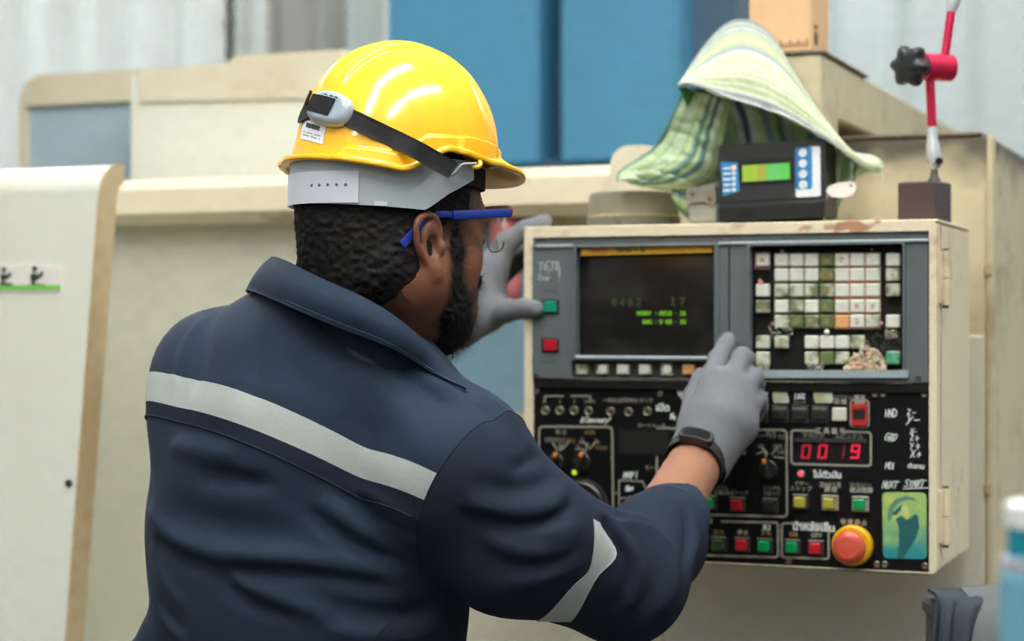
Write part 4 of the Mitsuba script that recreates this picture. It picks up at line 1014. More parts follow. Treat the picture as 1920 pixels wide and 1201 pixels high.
# ---------------------------------------------------------------- hard hat
mat('helmet_yellow', (252, 188, 8), .16, clearcoat=.8, clearcoat_gloss=.97)
mat('helmet_inside', (196, 150, 24), .5)
mat('strap_black', (17, 17, 18), .7, spec=.25)
mat('grey_plastic', (150, 164, 172), .22, clearcoat=.5)
mat('hook_grey', (150, 158, 166), .35)
mat('band_plastic', (168, 178, 182), .28)
mat('band_white', (206, 212, 220), .3)
mat('band_hole', (92, 98, 104), .6)
mat('label_white', (232, 234, 240), .5)
HP = math.radians(11.0)
HO = np.array([.002, 0, .083])                          # rim centre in the head frame
RP = np.array([[math.cos(HP), 0, math.sin(HP)], [0, 1, 0], [-math.sin(HP), 0, math.cos(HP)]])
MHAT = MH @ np.block([[RP, HO[:, None]], [np.zeros((1, 3)), np.ones((1, 1))]])
tow = lambda q: np.asarray(q, float) @ MHAT[:3, :3].T + MHAT[:3, 3]
AF, AB, BS, HH = .110, .122, .105, .130
def rimz(ph):
    """Height of the rim: low round the back, stepping up at the temples, falling towards the peak."""
    a = np.abs((ph + np.pi) % (2 * np.pi) - np.pi)
    up = sm(2.1, 1.6, a); pk = sm(1.2, .5, a)
    return -.029 + .035 * up + .016 * pk
def shell(ph, z, off=0.0):
    """Point of the dome at azimuth ph and height z, pushed out by off."""
    c, s = np.cos(ph), np.sin(ph)
    R = 1 / np.sqrt((c / np.where(c > 0, AF, AB)) ** 2 + (s / BS) ** 2)
    t = np.clip(z / HH, -1, 1)
    k = np.where(z > 0, np.maximum(1 - np.abs(t) ** 2.15, 0) ** .49, 1 + .10 * -t)
    p = np.stack([R * k * c, R * k * s, np.broadcast_to(z, R.shape)], -1)
    n = np.stack([p[..., 0] / .125 ** 2, p[..., 1] / BS ** 2, np.maximum(z, 0) / HH ** 2 + 1e-9], -1)
    n /= np.linalg.norm(n, axis=-1, keepdims=True)
    yl = np.abs(p[..., 1]); hz = sm(.030, .075, z)
    ridge = .0042 * (1 - sm(.026, .034, yl)) * hz + .0028 * (1 - sm(.008, .013, yl)) * sm(.05, .09, z)
    a = np.abs((ph + np.pi) % (2 * np.pi) - np.pi)
    band = np.interp(np.degrees(a), [0, 40, 80, 108, 122, 150, 156, 180], [.034, .034, .027, .015, -.011, -.013, -.034, -.034])
    step = .0034 * (1 - sm(band - .002, band + .002, z)) * (1 - sm(2.40, 2.46, a) * 0)
    lug = .004 * (1 - sm(.030, .036, np.abs(a - 1.22) * .11)) * (1 - sm(band - .0015, band + .0015, z))
    return p + n * (off + ridge + step + lug)[..., None]
NPH = 260
ph = np.linspace(0, 2 * np.pi, NPH, endpoint=False)
zr = rimz(ph)
rows_ = []
c_ = np.cos(ph); pkw = sm(.50, 1.0, c_) * .025 + .0085
def flange(out, dz):
    p = shell(ph, zr, 0); d = p.copy(); d[:, 2] = 0; d /= np.linalg.norm(d, axis=1, keepdims=True)
    q = p + d * (out * pkw)[:, None]; q[:, 2] += dz - .48 * np.maximum(pkw - .0085, 0) * out
    return q
TH = .0026
rows_.append(shell(ph, np.full(NPH, HH * .9995) , -TH))
for t in np.linspace(.97, 0, 26): rows_.append(shell(ph, zr * (1 - sm(0, .5, np.full(NPH, t))) + HH * .998 * t, -TH))
rows_.append(flange(.0, -.0012)); rows_.append(flange(.5, -.0022)); rows_.append(flange(.93, -.0022)); rows_.append(flange(1.0, -.0006)); rows_.append(flange(1.0, .0020)); rows_.append(flange(.93, .0034)); rows_.append(flange(.45, .0030)); rows_.append(flange(.12, .0040))
ts = np.concatenate([np.linspace(.02, .30, 44), np.linspace(.31, .9, 46), 1 - np.geomspace(.09, .0006, 22)])
for t in ts: rows_.append(shell(ph, zr * (1 - sm(0, .5, np.full(NPH, t))) + .003 * (1 - t) + HH * .9995 * t * 1.0 - .003 * 0, 0))
Vh = np.stack(rows_)
hat = grid_mesh(Vh, closed_v=True)
top = np.arange(NPH) + (len(rows_) - 1) * NPH
apex = tow([0, 0, HH]); 
hv = np.vstack([hat.vertices, [Vh[-1].mean(0)], [Vh[0].mean(0)]])
k0, k1 = len(hv) - 2, len(hv) - 1; j = np.arange(NPH); j2 = (j + 1) % NPH
ff = np.vstack([hat.faces, np.stack([top[j], np.full(NPH, k0), top[j2]], 1), np.stack([j2, np.full(NPH, k1), j], 1)])
hat = trimesh.Trimesh(hv, ff, process=False)
if hat.volume < 0: hat.invert()
tag('hard_hat', 'glossy yellow hard hat with black chin strap worn by the man', 'hard hat')
hatw = moved(hat, MHAT)
put('hard_hat__shell', hatw, 'helmet_yellow', 50)

def ribbon_on_hat(pix, width_px, off=.0016, thick=.0014, n=60, twist=None):
    """A strap lying on the shell through pixel points; width in pixels across."""
    hit = raycast(hatw, pix)
    return hit
def strap_mesh(pts, nrm, width, thick):
    pts, nrm = np.asarray(pts, float), np.asarray(nrm, float); tt = np.concatenate([[0], np.cumsum(np.linalg.norm(np.diff(pts, axis=0), axis=1) ** .5)])
    N = np.stack([np.interp(np.linspace(0, tt[-1], 60), tt, nrm[:, k]) for k in range(3)], 1); pts = spline(pts, 60); N /= np.linalg.norm(N, axis=1, keepdims=True)
    t = np.gradient(pts, axis=0); t /= np.linalg.norm(t, axis=1, keepdims=True); B = np.cross(t, N); B /= np.linalg.norm(B, axis=1, keepdims=True)
    w_ = np.broadcast_to(width, (60,))[:, None]
    Vv = np.stack([pts - B * w_ / 2, pts - B * w_ / 4, pts, pts + B * w_ / 4, pts + B * w_ / 2], 1) + N[:, None] * thick
    return sheet(Vv, thick)
hp_ = raycast(hatw, [(600, 200), (625, 209), (665, 226), (705, 245), (745, 264)])
hp_ = hp_[np.isfinite(hp_[:, 0])]
yd = tow(Vh.reshape(-1, 3))[:, 1].min() - .0015          # outside the rim at the temple
ends = []
for k_, (px, py) in enumerate(((773, 277), (797, 290), (820, 303), (838, 313), (850, 320))):
    q_ = raycast(hatw, [(px + a, py + b) for a in (-6, 0, 6) for b in (-14, -7, 0, 7, 14)])[:, 1]
    ends.append(P(px, py, np.nanmin(np.append(q_ - .0016, yd + .004))))
ends = np.array(ends)
sp = np.vstack([hp_[:, :3] + hp_[:, 3:] * .0015, ends]); sn = np.vstack([hp_[:, 3:]] + [[[.2, -.97, -.05]]] * 5)
put('hard_hat__strap', strap_mesh(sp, sn, .0195, .0013), 'strap_black', True, label='black elastic strap')
hb = raycast(hatw, [(612, 202), (596, 205), (580, 211), (570, 216)]); hb = hb[np.isfinite(hb[:, 0])]
side = [tow(shell(np.array([a]), np.array([z]), .002)[0]) for a, z in ((2.75, .048), (2.35, .036), (1.95, .018))]
sideN = [MHAT[:3, :3] @ np.array([math.cos(a), math.sin(a), .1]) for a in (2.75, 2.35, 1.95)]
put('hard_hat__strap_001', strap_mesh(np.vstack([hb[:, :3] + hb[:, 3:] * .0015, side]), np.vstack([hb[:, 3:], sideN]), .0195, .0013), 'strap_black', True)
# the buckle: an oval grey plastic slide with the strap showing through
bc = raycast(hatw, [(620, 206), (600, 201), (640, 212)]); bo, bn = bc[0, :3], bc[0, 3:]
bx_ = bc[2, :3] - bc[1, :3]; bx_ -= bn * (bx_ @ bn); bx_ /= np.linalg.norm(bx_); by_ = np.cross(bn, bx_)
MB = frame(bo, bx_, by_, bn)
g_ = np.linspace(0, 2 * np.pi, 64, endpoint=False)
def oval(a, b, z, e=2.6):
    c, s = np.cos(g_), np.sin(g_); r = 1 / (np.abs(c / a) ** e + np.abs(s / b) ** e) ** (1 / e)
    x_ = r * c; return np.stack([x_, r * s, z - x_ ** 2 * 5.0 - (r * s) ** 2 * 2.2], -1)
ring = np.stack([oval(.0310, .0190, .0015), oval(.0312, .0192, .0055), oval(.0295, .0178, .0095), oval(.0240, .0140, .0118), oval(.0200, .0096, .0112), oval(.0160, .0080, .0105)])
buck = grid_mesh(ring, closed_v=True); cap_ = np.vstack([buck.vertices, [[0, 0, .0108]]]); q0 = 5 * 64
buck = trimesh.Trimesh(cap_, np.vstack([buck.faces, np.stack([q0 + np.arange(64), np.full(64, len(cap_) - 1), q0 + (np.arange(64) + 1) % 64], 1)]), process=False)
put('hard_hat__buckle', moved(buck, MB), 'grey_plastic', 40, label='grey oval plastic buckle')
win = np.array([[(-.026 + .037 * a), (.0098 - .0195 * b) , 0] for a in np.linspace(0, 1, 12) for b in np.linspace(0, 1, 7)]).reshape(12, 7, 3)
win[..., 2] = .0127 - win[..., 0] ** 2 * 5.0 - win[..., 1] ** 2 * 2.2 - .0004
put('hard_hat__buckle__strap_window', moved(sheet(win, .0012), MB), 'strap_black')
for i, a in enumerate((-.008, .001, .008)):
    put('hard_hat__buckle__' + ('slot' if i == 0 else f'slot_{i:03d}'), moved(cbox([a, .0118, .0108 - a * a * 5], [a + .005, .0126, .0120 - a * a * 5], .0002), MB), 'strap_black')
# bar code label
lb = raycast(hatw, [(571, 224), (613, 236), (606, 271), (564, 260), (588, 247)])
gs = np.linspace(0, 1, 10); cq = np.array([(571, 224), (613, 236), (606, 271), (564, 260)], float)
pg = np.array([[(cq[0] * (1 - a) + cq[1] * a) * (1 - b) + (cq[3] * (1 - a) + cq[2] * a) * b for b in gs] for a in gs])
lh = raycast(hatw, pg.reshape(-1, 2)); n4 = np.nanmean(lh[:, 3:], 0); n4 /= np.linalg.norm(n4)
Lg = np.where(np.isfinite(lh[:, :3]), lh[:, :3], np.nanmean(lh[:, :3], 0)).reshape(10, 10, 3) + n4 * .0008
put('hard_hat__price_label', sheet(Lg, .0003), 'label_white', label='white bar code label')
def lpt(a, b, o=.0006):
    i, j_ = a * 9, b * 9; i0, j0 = min(int(i), 8), min(int(j_), 8); fa, fb = i - i0, j_ - j0
    return (Lg[i0, j0] * (1 - fa) + Lg[i0 + 1, j0] * fa) * (1 - fb) + (Lg[i0, j0 + 1] * (1 - fa) + Lg[i0 + 1, j0 + 1] * fa) * fb + n4 * o
def lbar(a0, a1, b0, b1): return sheet(np.array([[lpt(a, b) for b in np.linspace(b0, b1, 4)] for a in (a0, a1)]), .0002)
x_ = .16; bars = []
for i in range(11):
    w_ = [.02, .035, .05, .02, .03, .045, .02, .05, .03, .02, .04][i]; bars.append(lbar(x_, x_ + w_, .12, .36)); x_ += w_ + .022
put('hard_hat__price_label__bar_code', bars, 'black_print', kind='stuff')
put('hard_hat__price_label__lettering', [lbar(.1 + i * .07, .1 + i * .07 + .05, b, b + .055) for b in (.58, .74) for i in range(11) if (i * 7 + int(b * 50)) % 5], 'shroud_worn', kind='stuff')
# hook that holds the strap
hk = [P(845, 322, 2.055), P(847, 328, 2.053), P(858, 318, 2.052), P(866, 309, 2.052), P(880, 307, 2.053), P(893, 306, 2.056)]
put('hard_hat__hook', tube(spline(hk, 30), .0017, 8), 'hook_grey', True, label='grey plastic hook')
put('hard_hat__hook__loop', tube([P(838, 300, 2.056), P(840, 328, 2.054)], .0014, 8), 'hook_grey', True)
put('hard_hat__hook_lug', tube(spline([P(899, 302, 2.06), P(898, 312, 2.056), P(890, 313, 2.056), P(887, 309, 2.057)], 16), .0026, 8), 'helmet_yellow', True)

# head band under the rim
def band_pt(a, z, off=0.0):
    """Round the skull at azimuth a (head frame), height z."""
    c, s = math.cos(a), math.sin(a); R = 1 / math.sqrt((c / .104) ** 2 + (s / .087) ** 2) * (1 - .9 * max(0, -z - .0) * .6)
    return np.array([-.008 + (R + off) * c, (R + off) * s, z])
def band_sheet(aa, z0, z1, off, thick=.0014, rows=7):
    return sheet(np.array([[band_pt(a, z0(a) + (z1(a) - z0(a)) * t, off) for t in np.linspace(0, 1, rows)] for a in aa]), thick)
a_f, a_b = math.radians(-62), math.radians(-290)
zlow = lambda a: np.interp(-math.degrees(a), [62, 84, 100, 180, 290], [.062, .044, .025, .031, .052])
ztop = lambda a: .082
put('hard_hat__head_band', moved(band_sheet(np.linspace(a_f, a_b, 60), zlow, ztop, .0125), MH), 'band_plastic', 40, label='translucent grey head band')
put('hard_hat__head_band__adjuster_strap', moved(band_sheet(np.linspace(math.radians(-140), math.radians(-225), 30), lambda a: .030, lambda a: .064, .0145), MH), 'band_white', 40)
for i in range(5):
    a = math.radians(-147 - i * 5.2); p_ = hw(band_pt(a, .049, .0154)); n_ = RH @ np.array([math.cos(a), math.sin(a), 0])
    put('hard_hat__head_band__hole' + ('' if i == 0 else f'_{i:03d}'), along(lathe([(0, -.0006), (.0017, -.0006), (.0017, .0003), (0, .0003)], 12), p_, n_), 'band_hole')
put('hard_hat__head_band__tab', moved(band_sheet(np.linspace(math.radians(-124), math.radians(-131), 6), lambda a: .0275, lambda a: .032, .0142, .0012, 3), MH), 'band_white')
put('hard_hat__sweat_pad', moved(band_sheet(np.linspace(math.radians(62), math.radians(-62), 40), lambda a: .056, lambda a: .078, .0035, .003), MH), 'strap_black', 40, label='black sweat pad at the forehead')

# ---------------------------------------------------------------- safety glasses
mat('glasses_blue', (30, 52, 140), .3)
mat('glasses_bar', (150, 84, 34), .35)
scene['lens_plastic'] = {'type': 'thindielectric', 'int_ior': 1.45, 'specular_transmittance': {'type': 'rgb', 'value': [.80, .79, .76]}}
mat('lens_rim', (120, 122, 120), .3)
tag('safety_glasses', 'clear safety glasses with blue temples worn by the man', 'glasses')
def gpt(x_, y_, z_): return hw([x_, y_, z_])
def bar(pts, hgt, wid):
    """A bar of oval section along head-frame points."""
    pts = np.array([hw(p) for p in spline(pts, 40)]); t = np.gradient(pts, axis=0); t /= np.linalg.norm(t, axis=1, keepdims=True)
    B = np.cross(t, up_); B /= np.linalg.norm(B, axis=1, keepdims=True); N = np.cross(B, t); a = np.linspace(0, 2 * np.pi, 12, endpoint=False)
    hh_ = np.broadcast_to(hgt, (40,))[:, None, None]; c = np.sign(np.cos(a)) * np.abs(np.cos(a)) ** .5; s = np.sign(np.sin(a)) * np.abs(np.sin(a)) ** .5
    V_ = pts[:, None] + B[:, None] * (wid / 2 * c)[None, :, None] + N[:, None] * hh_ / 2 * s[None, :, None]
    m = grid_mesh(V_, closed_v=True); q = len(m.vertices); v_ = np.vstack([m.vertices, pts[:1], pts[-1:]]); j = np.arange(12); j2 = (j + 1) % 12
    m = trimesh.Trimesh(v_, np.vstack([m.faces, np.stack([j2, j, j * 0 + q], 1), np.stack([39 * 12 + j, 39 * 12 + j2, j * 0 + q + 1], 1)]), process=False)
    if m.volume < 0: m.invert()
    return m
for s, nm in ((-1, 'temple'), (1, 'temple_001')):
    y0 = s * .082
    put('safety_glasses__' + nm, bar([(.020, y0 + s * .003, .0225), (.0, y0 + s * .003, .0225), (-.016, y0 + s * .004, .016), (-.033, y0 + s * .0065, .002), (-.048, y0 + s * .007, -.013)], np.interp(np.linspace(0, 1, 40), [0, .5, 1], [.007, .008, .010]), .0035), 'glasses_blue', 40)
    put('safety_glasses__' + nm + '__sleeve', bar([(.098, s * .078, .030), (.07, s * .082, .0275), (.045, s * .0845, .025), (.017, s * .0855, .0225)], .0100, .0065), 'glasses_blue', 40)
put('safety_glasses__brow_bar', bar([(.099, -.078, .031), (.110, -.058, .036), (.118, 0, .038), (.110, .058, .036), (.099, .078, .031)], .008, .005), 'glasses_bar', 40)
aa = np.linspace(-1, 1, 40)
def lens_pt(a, t):
    y_ = .077 * a; x_ = .1175 - .022 * abs(a) ** 2.4
    drop = .046 * (1 - .20 * abs(a) ** 4) * (1 - .75 * math.exp(-(a / .16) ** 2))
    return hw([x_ - .004 * t, y_, .034 - t * drop])
put('safety_glasses__lens', grid_mesh(np.array([[lens_pt(a, t) for t in np.linspace(0, 1, 12)] for a in aa])), 'lens_plastic', True)
put('safety_glasses__lens__rim', tube([lens_pt(a, 1) for a in aa], .0008, 6), 'lens_rim', True)
# ---------------------------------------------------------------- work jacket, trousers, shoes
def twill(c0, c1):
    a, b = lin(c0), lin(c1)
    def fn(p, n, uvc):
        f = fbm(p.x * 14, p.y * 14, p.z * 14, 3); g = noise(p.x * 900, p.y * 900, p.z * 900)
        return mix(a, b, f) * (.92 + .16 * g)
    return proc(fn)
mat('navy_twill', tex=twill((23, 34, 49), (30, 43, 59)), rough=.82, spec=.22, sheen=.5)
mat('navy_dark', tex=twill((20, 28, 41), (26, 36, 50)), rough=.85, spec=.2)
mat('reflective', tex=twill((164, 170, 166), (178, 183, 178)), rough=.45, spec=.4)
mat('stitch', (70, 82, 102), .8)
mat('glove_grey', tex={'type': 'mesh_attribute', 'name': 'vertex_color'}, rough=.85, spec=.2)
mat('band_rubber', (24, 25, 26), .45)
mat('watch_glass', (5, 6, 6), .15, spec=.2)
mat('watch_edge', (62, 64, 66), .35, .3)
TF = np.array([.5, .866, 0]); TL = np.array([-.866, .5, 0]); TU = np.array([.04, .10, 1.0]); TU /= np.linalg.norm(TU)
TFo = np.cross(TL, TU) * -1; TFo = np.cross(TU, TL) * -1
RT = np.stack([TL, np.cross(TU, TL), TU], 1)
hj = .0048
J, jlo = lattice((-.50, 1.84, 1.02), (.30, 2.80, 1.60), hj)
jf = np.full(J.shape[:3], .3, np.float32)
def region(lo_, hi_, pad):
    i0 = np.maximum(np.floor((np.asarray(lo_) - pad - jlo) / hj).astype(int), 0); i1 = np.minimum(np.ceil((np.asarray(hi_) + pad - jlo) / hj).astype(int) + 1, jf.shape)
    return tuple(slice(a, b) for a, b in zip(i0, i1))
def jcone(a, b, ra, rb, k):
    a, b = np.asarray(a, float), np.asarray(b, float); r = max(ra, rb)
    s = region(np.minimum(a, b) - r, np.maximum(a, b) + r, k + .02)
    jf[s] = smin(jf[s], d_cone(J[s], a, b, ra, rb), k)
def jell(c, r, k, R=None):
    m = max(r); s = region(np.asarray(c) - m, np.asarray(c) + m, k + .02)
    jf[s] = smin(jf[s], d_ell(J[s], c, r, R), k)
jell(P(556, 925, 2.175), (.184, .118, .20), .06, RT)
jell(P(600, 775, 2.155), (.150, .105, .115), .06, RT)
jell(P(584, 1160, 2.19), (.192, .130, .30), .08, RT)
jcone(P(600, 628, 2.165), P(418, 706, 2.27), .074, .064, .06)
jcone(P(655, 690, 2.15), P(862, 846, 2.07), .064, .062, .06)
jcone(P(650, 690, 2.16), P(620, 780, 2.15), .066, .10, .05)
# left sleeve, hidden for the most part
jcone(P(418, 710, 2.27), P(392, 800, 2.23), .063, .064, .04)
jcone(P(418, 710, 2.27), ELL, .066, .056, .05)
jcone(ELL, P(800, 606, 2.69), .056, .044, .02)
# right sleeve
A0, A1, A2, A3 = P(846, 884, 2.05), P(960, 1006, 2.07), P(1172, 1088, 2.165), P(1263, 962, 2.315)
jcone(P(862, 846, 2.07), A0, .064, .080, .03)
jcone(A0, A1, .080, .079, .03)
jcone(A1, A2, .079, .066, .03)
jcone(A2, A2 * .45 + A3 * .55 + np.array([.004, 0, 0]), .066, .056, .022)
jcone(A2 * .45 + A3 * .55 + np.array([.004, 0, 0]), A3, .056, .042, .02)
jcone(P(300, 1210, 2.2), P(262, 1290, 2.2), .03, .05, .03)
first = surface(jf, jlo, hj)
# folds: ridges (+) and furrows (-) through points on the cloth
FOLDS = [([(266, 846), (330, 836), (430, 852)], .010, .012), ([(272, 868), (380, 893), (500, 905)], -.010, .010),
    ([(288, 965), (330, 1010), (420, 1040), (520, 1046), (640, 1060), (745, 1072)], .011, .012), ([(300, 1020), (420, 1066), (560, 1072), (700, 1092)], -.009, .013), ([(330, 960), (430, 985), (540, 1000)], -.006, .018),
    ([(611, 944), (683, 992), (769, 1037)], .008, .009), ([(584, 965), (652, 1013), (721, 1047)], -.008, .009), ([(650, 935), (720, 975), (775, 1000)], -.005, .008), ([(680, 920), (740, 950), (785, 975)], .005, .007),
    ([(405, 1047), (460, 1092), (549, 1130), (601, 1147)], .007, .010), ([(400, 1075), (450, 1118), (540, 1155)], -.007, .011), ([(286, 1034), (309, 1085), (343, 1130)], .006, .009), ([(284, 1100), (316, 1165), (353, 1199)], .006, .009), ([(300, 1130), (345, 1185)], -.006, .008),
    ([(600, 1120), (680, 1150), (780, 1150), (860, 1120)], -.006, .014), ([(620, 1180), (720, 1190), (820, 1170)], .006, .012),
    ([(380, 600), (350, 650), (330, 720)], .004, .010), ([(410, 575), (385, 640), (370, 720)], -.004, .012), ([(500, 620), (480, 680), (475, 740)], -.0035, .014), ([(560, 640), (600, 690), (690, 710)], .003, .02), ([(700, 720), (760, 780), (800, 850)], .004, .02), ([(640, 760), (700, 830)], -.003, .02),
    ([(760, 700), (800, 740), (850, 770)], -.005, .010), ([(790, 690), (840, 730), (900, 760)], .005, .009), ([(880, 745), (915, 775), (930, 800)], -.005, .008), ([(905, 745), (945, 775), (960, 800)], .005, .007),
    ([(883, 943), (975, 959), (1029, 949), (1052, 918)], .009, .008), ([(880, 968), (980, 985), (1060, 952)], -.009, .010), ([(900, 905), (980, 915), (1030, 895)], -.005, .010), ([(905, 1006), (985, 1034), (1060, 1020)], .005, .010), ([(940, 1052), (1010, 1060), (1078, 1036)], -.004, .012), ([(985, 985), (1040, 1000), (1085, 985)], .004, .007),
    ([(930, 1100), (1000, 1086), (1075, 1056)], .004, .013), ([(860, 960), (900, 1010), (920, 1080)], -.003, .02), ([(960, 880), (1000, 860)], -.005, .008), ([(970, 820), (1000, 845)], .004, .007),
    ([(1150, 1000), (1182, 1032), (1194, 1085), (1180, 1130)], .010, .008), ([(1130, 985), (1165, 1030), (1176, 1085), (1160, 1130)], -.010, .008), ([(1144, 988), (1221, 996), (1255, 1032), (1263, 1085), (1245, 1135)], .009, .009), ([(1150, 975), (1210, 975), (1240, 1000)], -.007, .009), ([(1215, 1030), (1228, 1080), (1215, 1130)], -.009, .009),
    ([(1296, 965), (1304, 1010), (1292, 1060)], .007, .007), ([(1282, 965), (1288, 1010), (1278, 1050)], -.008, .007), ([(1115, 960), (1150, 978)], .006, .007)]
def near(s, a, b):
    p = J[s]; ab = (b - a).astype(np.float32); t = np.clip((p - a.astype(np.float32)) @ ab / max(float(ab @ ab), 1e-9), 0, 1)
    q = p - a.astype(np.float32) - t[..., None] * ab
    return np.einsum('...i,...i', q, q), t
for pts, amp, wid in FOLDS:
    hit = raycast(first, pts); hit = hit[np.isfinite(hit[:, 0])][:, :3]
    if len(hit) < 2: continue
    c = spline(hit, 14) if len(hit) > 2 else np.linspace(hit[0], hit[-1], 8)
    s = region(c.min(0), c.max(0), 3 * wid)
    best = np.full(jf[s].shape, 9.0, np.float32); wt = np.ones(jf[s].shape, np.float32)
    for i, (a, b) in enumerate(zip(c, c[1:])):
        d2, t = near(s, a, b); m = d2 < best; best[m] = d2[m]; u = (i + t[m]) / (len(c) - 1); wt[m] = np.sin(np.pi * (.08 + .84 * u)) ** .6
    jf[s] -= 1.35 * amp * wt * np.exp(-best / (.85 * wid) ** 2)
cuts = (A3 - A2) / np.linalg.norm(A3 - A2)
soft = meshkit.fbm(J[::2, ::2, ::2] * 9, 2, 9)
soft = np.repeat(np.repeat(np.repeat(soft, 2, 0), 2, 1), 2, 2)[:jf.shape[0], :jf.shape[1], :jf.shape[2]]
jf = (jf - (soft - .5) * .010).astype(np.float32)
# the sleeves end in flat cuffs
jf = np.maximum(jf, np.where(np.linalg.norm(J - A3.astype(np.float32), axis=-1) < .11, (J - A3.astype(np.float32)) @ cuts.astype(np.float32) - .012, -1))
lc = P(800, 606, 2.69) - ELL; lc /= np.linalg.norm(lc)
jf = np.maximum(jf, np.where(np.linalg.norm(J - P(800, 606, 2.69).astype(np.float32), axis=-1) < .09, (J - P(800, 606, 2.69).astype(np.float32)) @ lc.astype(np.float32) - .005, -1))
jacket = biggest(surface(jf, jlo, hj))
relax(jacket, 3)
put('person__jacket', jacket, 'navy_twill', True, label='navy blue work jacket')
JN = vnormals(jacket)
def pushed(off):
    return trimesh.Trimesh(jacket.vertices + JN * off, jacket.faces, process=False)
def plane(pix, toward):
    """The plane through three pixels' points on the cloth, its normal towards the given pixel's point."""
    q = raycast(jacket, pix)[:, :3]; n = np.cross(q[1] - q[0], q[2] - q[0]); n /= np.linalg.norm(n)
    t = raycast(jacket, [toward])[0, :3]
    return q[1], n if (t - q[1]) @ n > 0 else -n
# armhole: the sleeve is a piece of its own, set a little proud
sq_ = raycast(jacket, [(893, 800), (792, 950)])[:, :3]
an = np.cross(sq_[1] - sq_[0], TF); an /= np.linalg.norm(an)
if (A1 - sq_[0]) @ an < 0: an = -an
ah = (sq_.mean(0), an)
slv = slab(pushed(.0016), [ah, (P(700, 900, 2.0), np.array([.9, .1, -.2]))])
put('person__jacket__sleeve', slv, 'navy_dark', True)
st = plane([(298, 698), (560, 777), (812, 884)], (540, 820)); sb = plane([(298, 755), (540, 832), (796, 938)], (560, 790))
put('person__jacket__reflective_stripe', slab(pushed(.0014), [st, sb, (ah[0], -ah[1])]), 'reflective', True, label='pale grey reflective stripe across the back')
yk = plane([(298, 782), (545, 868), (782, 974)], (540, 820))
put('person__jacket__yoke_seam', slab(pushed(.0009), [(sb[0], -sb[1]), yk, (ah[0], -ah[1])]), 'navy_dark', True)
def cloth_strip(left, right, n, m, off, thick):
    a, b = spline([(x, 0, y) for x, y in left], n)[:, [0, 2]], spline([(x, 0, y) for x, y in right], n)[:, [0, 2]]
    pix = (a[:, None] * (1 - np.linspace(0, 1, m)[None, :, None]) + b[:, None] * np.linspace(0, 1, m)[None, :, None])
    h_ = raycast(jacket, pix.reshape(-1, 2)); h_[:, :3] += h_[:, 3:] * off
    G_ = h_[:, :3].reshape(n, m, 3)
    bad = ~np.isfinite(G_[..., 0])
    G_ = G_[~bad.any(1)]
    return sheet(G_, thick)
put('person__jacket__reflective_stripe_001', cloth_strip([(1109, 974), (1111, 1009), (1107, 1047), (1098, 1072), (1075, 1093), (1029, 1143), (998, 1163), (957, 1171)], [(1121, 980), (1141, 1014), (1151, 1043), (1130, 1066), (1117, 1080), (1098, 1114), (1071, 1160), (1010, 1182)], 50, 9, .0026, .001), 'reflective', True, label='pale grey reflective stripe round the sleeve')
def welt(o, n, keep, r=.0011, off=.0014):
    """A raised seam where the plane meets the cloth."""
    segs = trimesh.intersections.mesh_plane(pushed(off), n, o)
    path = trimesh.load_path(segs) if len(segs) else None
    out = []
    for d_ in (path.discrete if path is not None else []):
        d_ = np.asarray(d_); d_ = d_[[keep(q) for q in d_]]
        if len(d_) > 8: out.append(tube(d_[::3], r, 6))
    return out
yw = welt(yk[0], yk[1], lambda q: (q - ah[0]) @ ah[1] < -.002 and q[1] < 2.25)
if yw: put('person__jacket__yoke_welt', yw, 'navy_dark', True)
aw_ = welt(ah[0] + ah[1] * .0008, ah[1], lambda q: q[0] > -.16 and q[1] < 2.1, .0010)
if aw_: put('person__jacket__armhole_welt', aw_, 'navy_dark', True)
ct = A3 + cuts * -.034
jv = np.asarray(jacket.vertices); keep_ = ((jv - ct) @ cuts > 0) & (np.linalg.norm(jv - A3, axis=1) < .075)
cuff = pushed(.0022); cuff.update_faces(keep_[cuff.faces].all(1)); cuff.remove_unreferenced_vertices()
put('person__jacket__cuff', cuff, 'navy_twill', True)
# collar: a folded band that stands off the nape and lies on the shoulders
fold = [(870, 724, 2.098), (818, 660, 2.055), (756, 606, 2.028), (690, 563, 2.022), (620, 531, 2.045), (562, 503, 2.085), (515, 483, 2.15), (520, 500, 2.225), (585, 545, 2.275), (690, 610, 2.27)]
low = [(873, 731), (836, 712), (795, 688), (733, 651), (660, 622), (590, 594), (520, 564), (470, 545)]
lw = raycast(jacket, low); lo3 = []
for (px, py), q, z in zip(low, lw, (2.095, 2.03, 1.995, 1.97, 1.97, 1.985, 2.03, 2.12)):
    lo3.append(P(px, py, min(q[1] - .007, z + .045)) if np.isfinite(q[0]) else P(px, py, z + .03))
lo3 += [P(468, 552, 2.21), P(545, 590, 2.285), P(670, 650, 2.29)]
fo3 = [P(*q) for q in fold]
fo3 = spline(fo3, 60); lo3 = spline(lo3, 60)
tt_ = np.linspace(0, 1, 12)[None, :, None]
midb = np.array([0, -.012, .004])
CV = fo3[:, None] * (1 - tt_) + lo3[:, None] * tt_ + midb * (4 * tt_ * (1 - tt_)) * np.sin(np.linspace(.2, 2.9, 60))[:, None, None]
put('person__jacket__collar', sheet(CV, .003), 'navy_twill', True, label='folded collar')
CI = np.array([(P(660, 640, 2.16))]) ; inner_ = fo3 + (CI - fo3) * .10 + np.array([0, .004, -.055])
put('person__jacket__collar__stand', sheet(fo3[:, None] * (1 - tt_) + inner_[:, None] * tt_, .003), 'navy_dark', True)
put('person__jacket__collar__stitching', tube(CV[1:-12, 10] * .85 + CV[1:-12, 11] * .15 + np.array([0, -.0018, .0006]), .0005, 5), 'stitch', True)
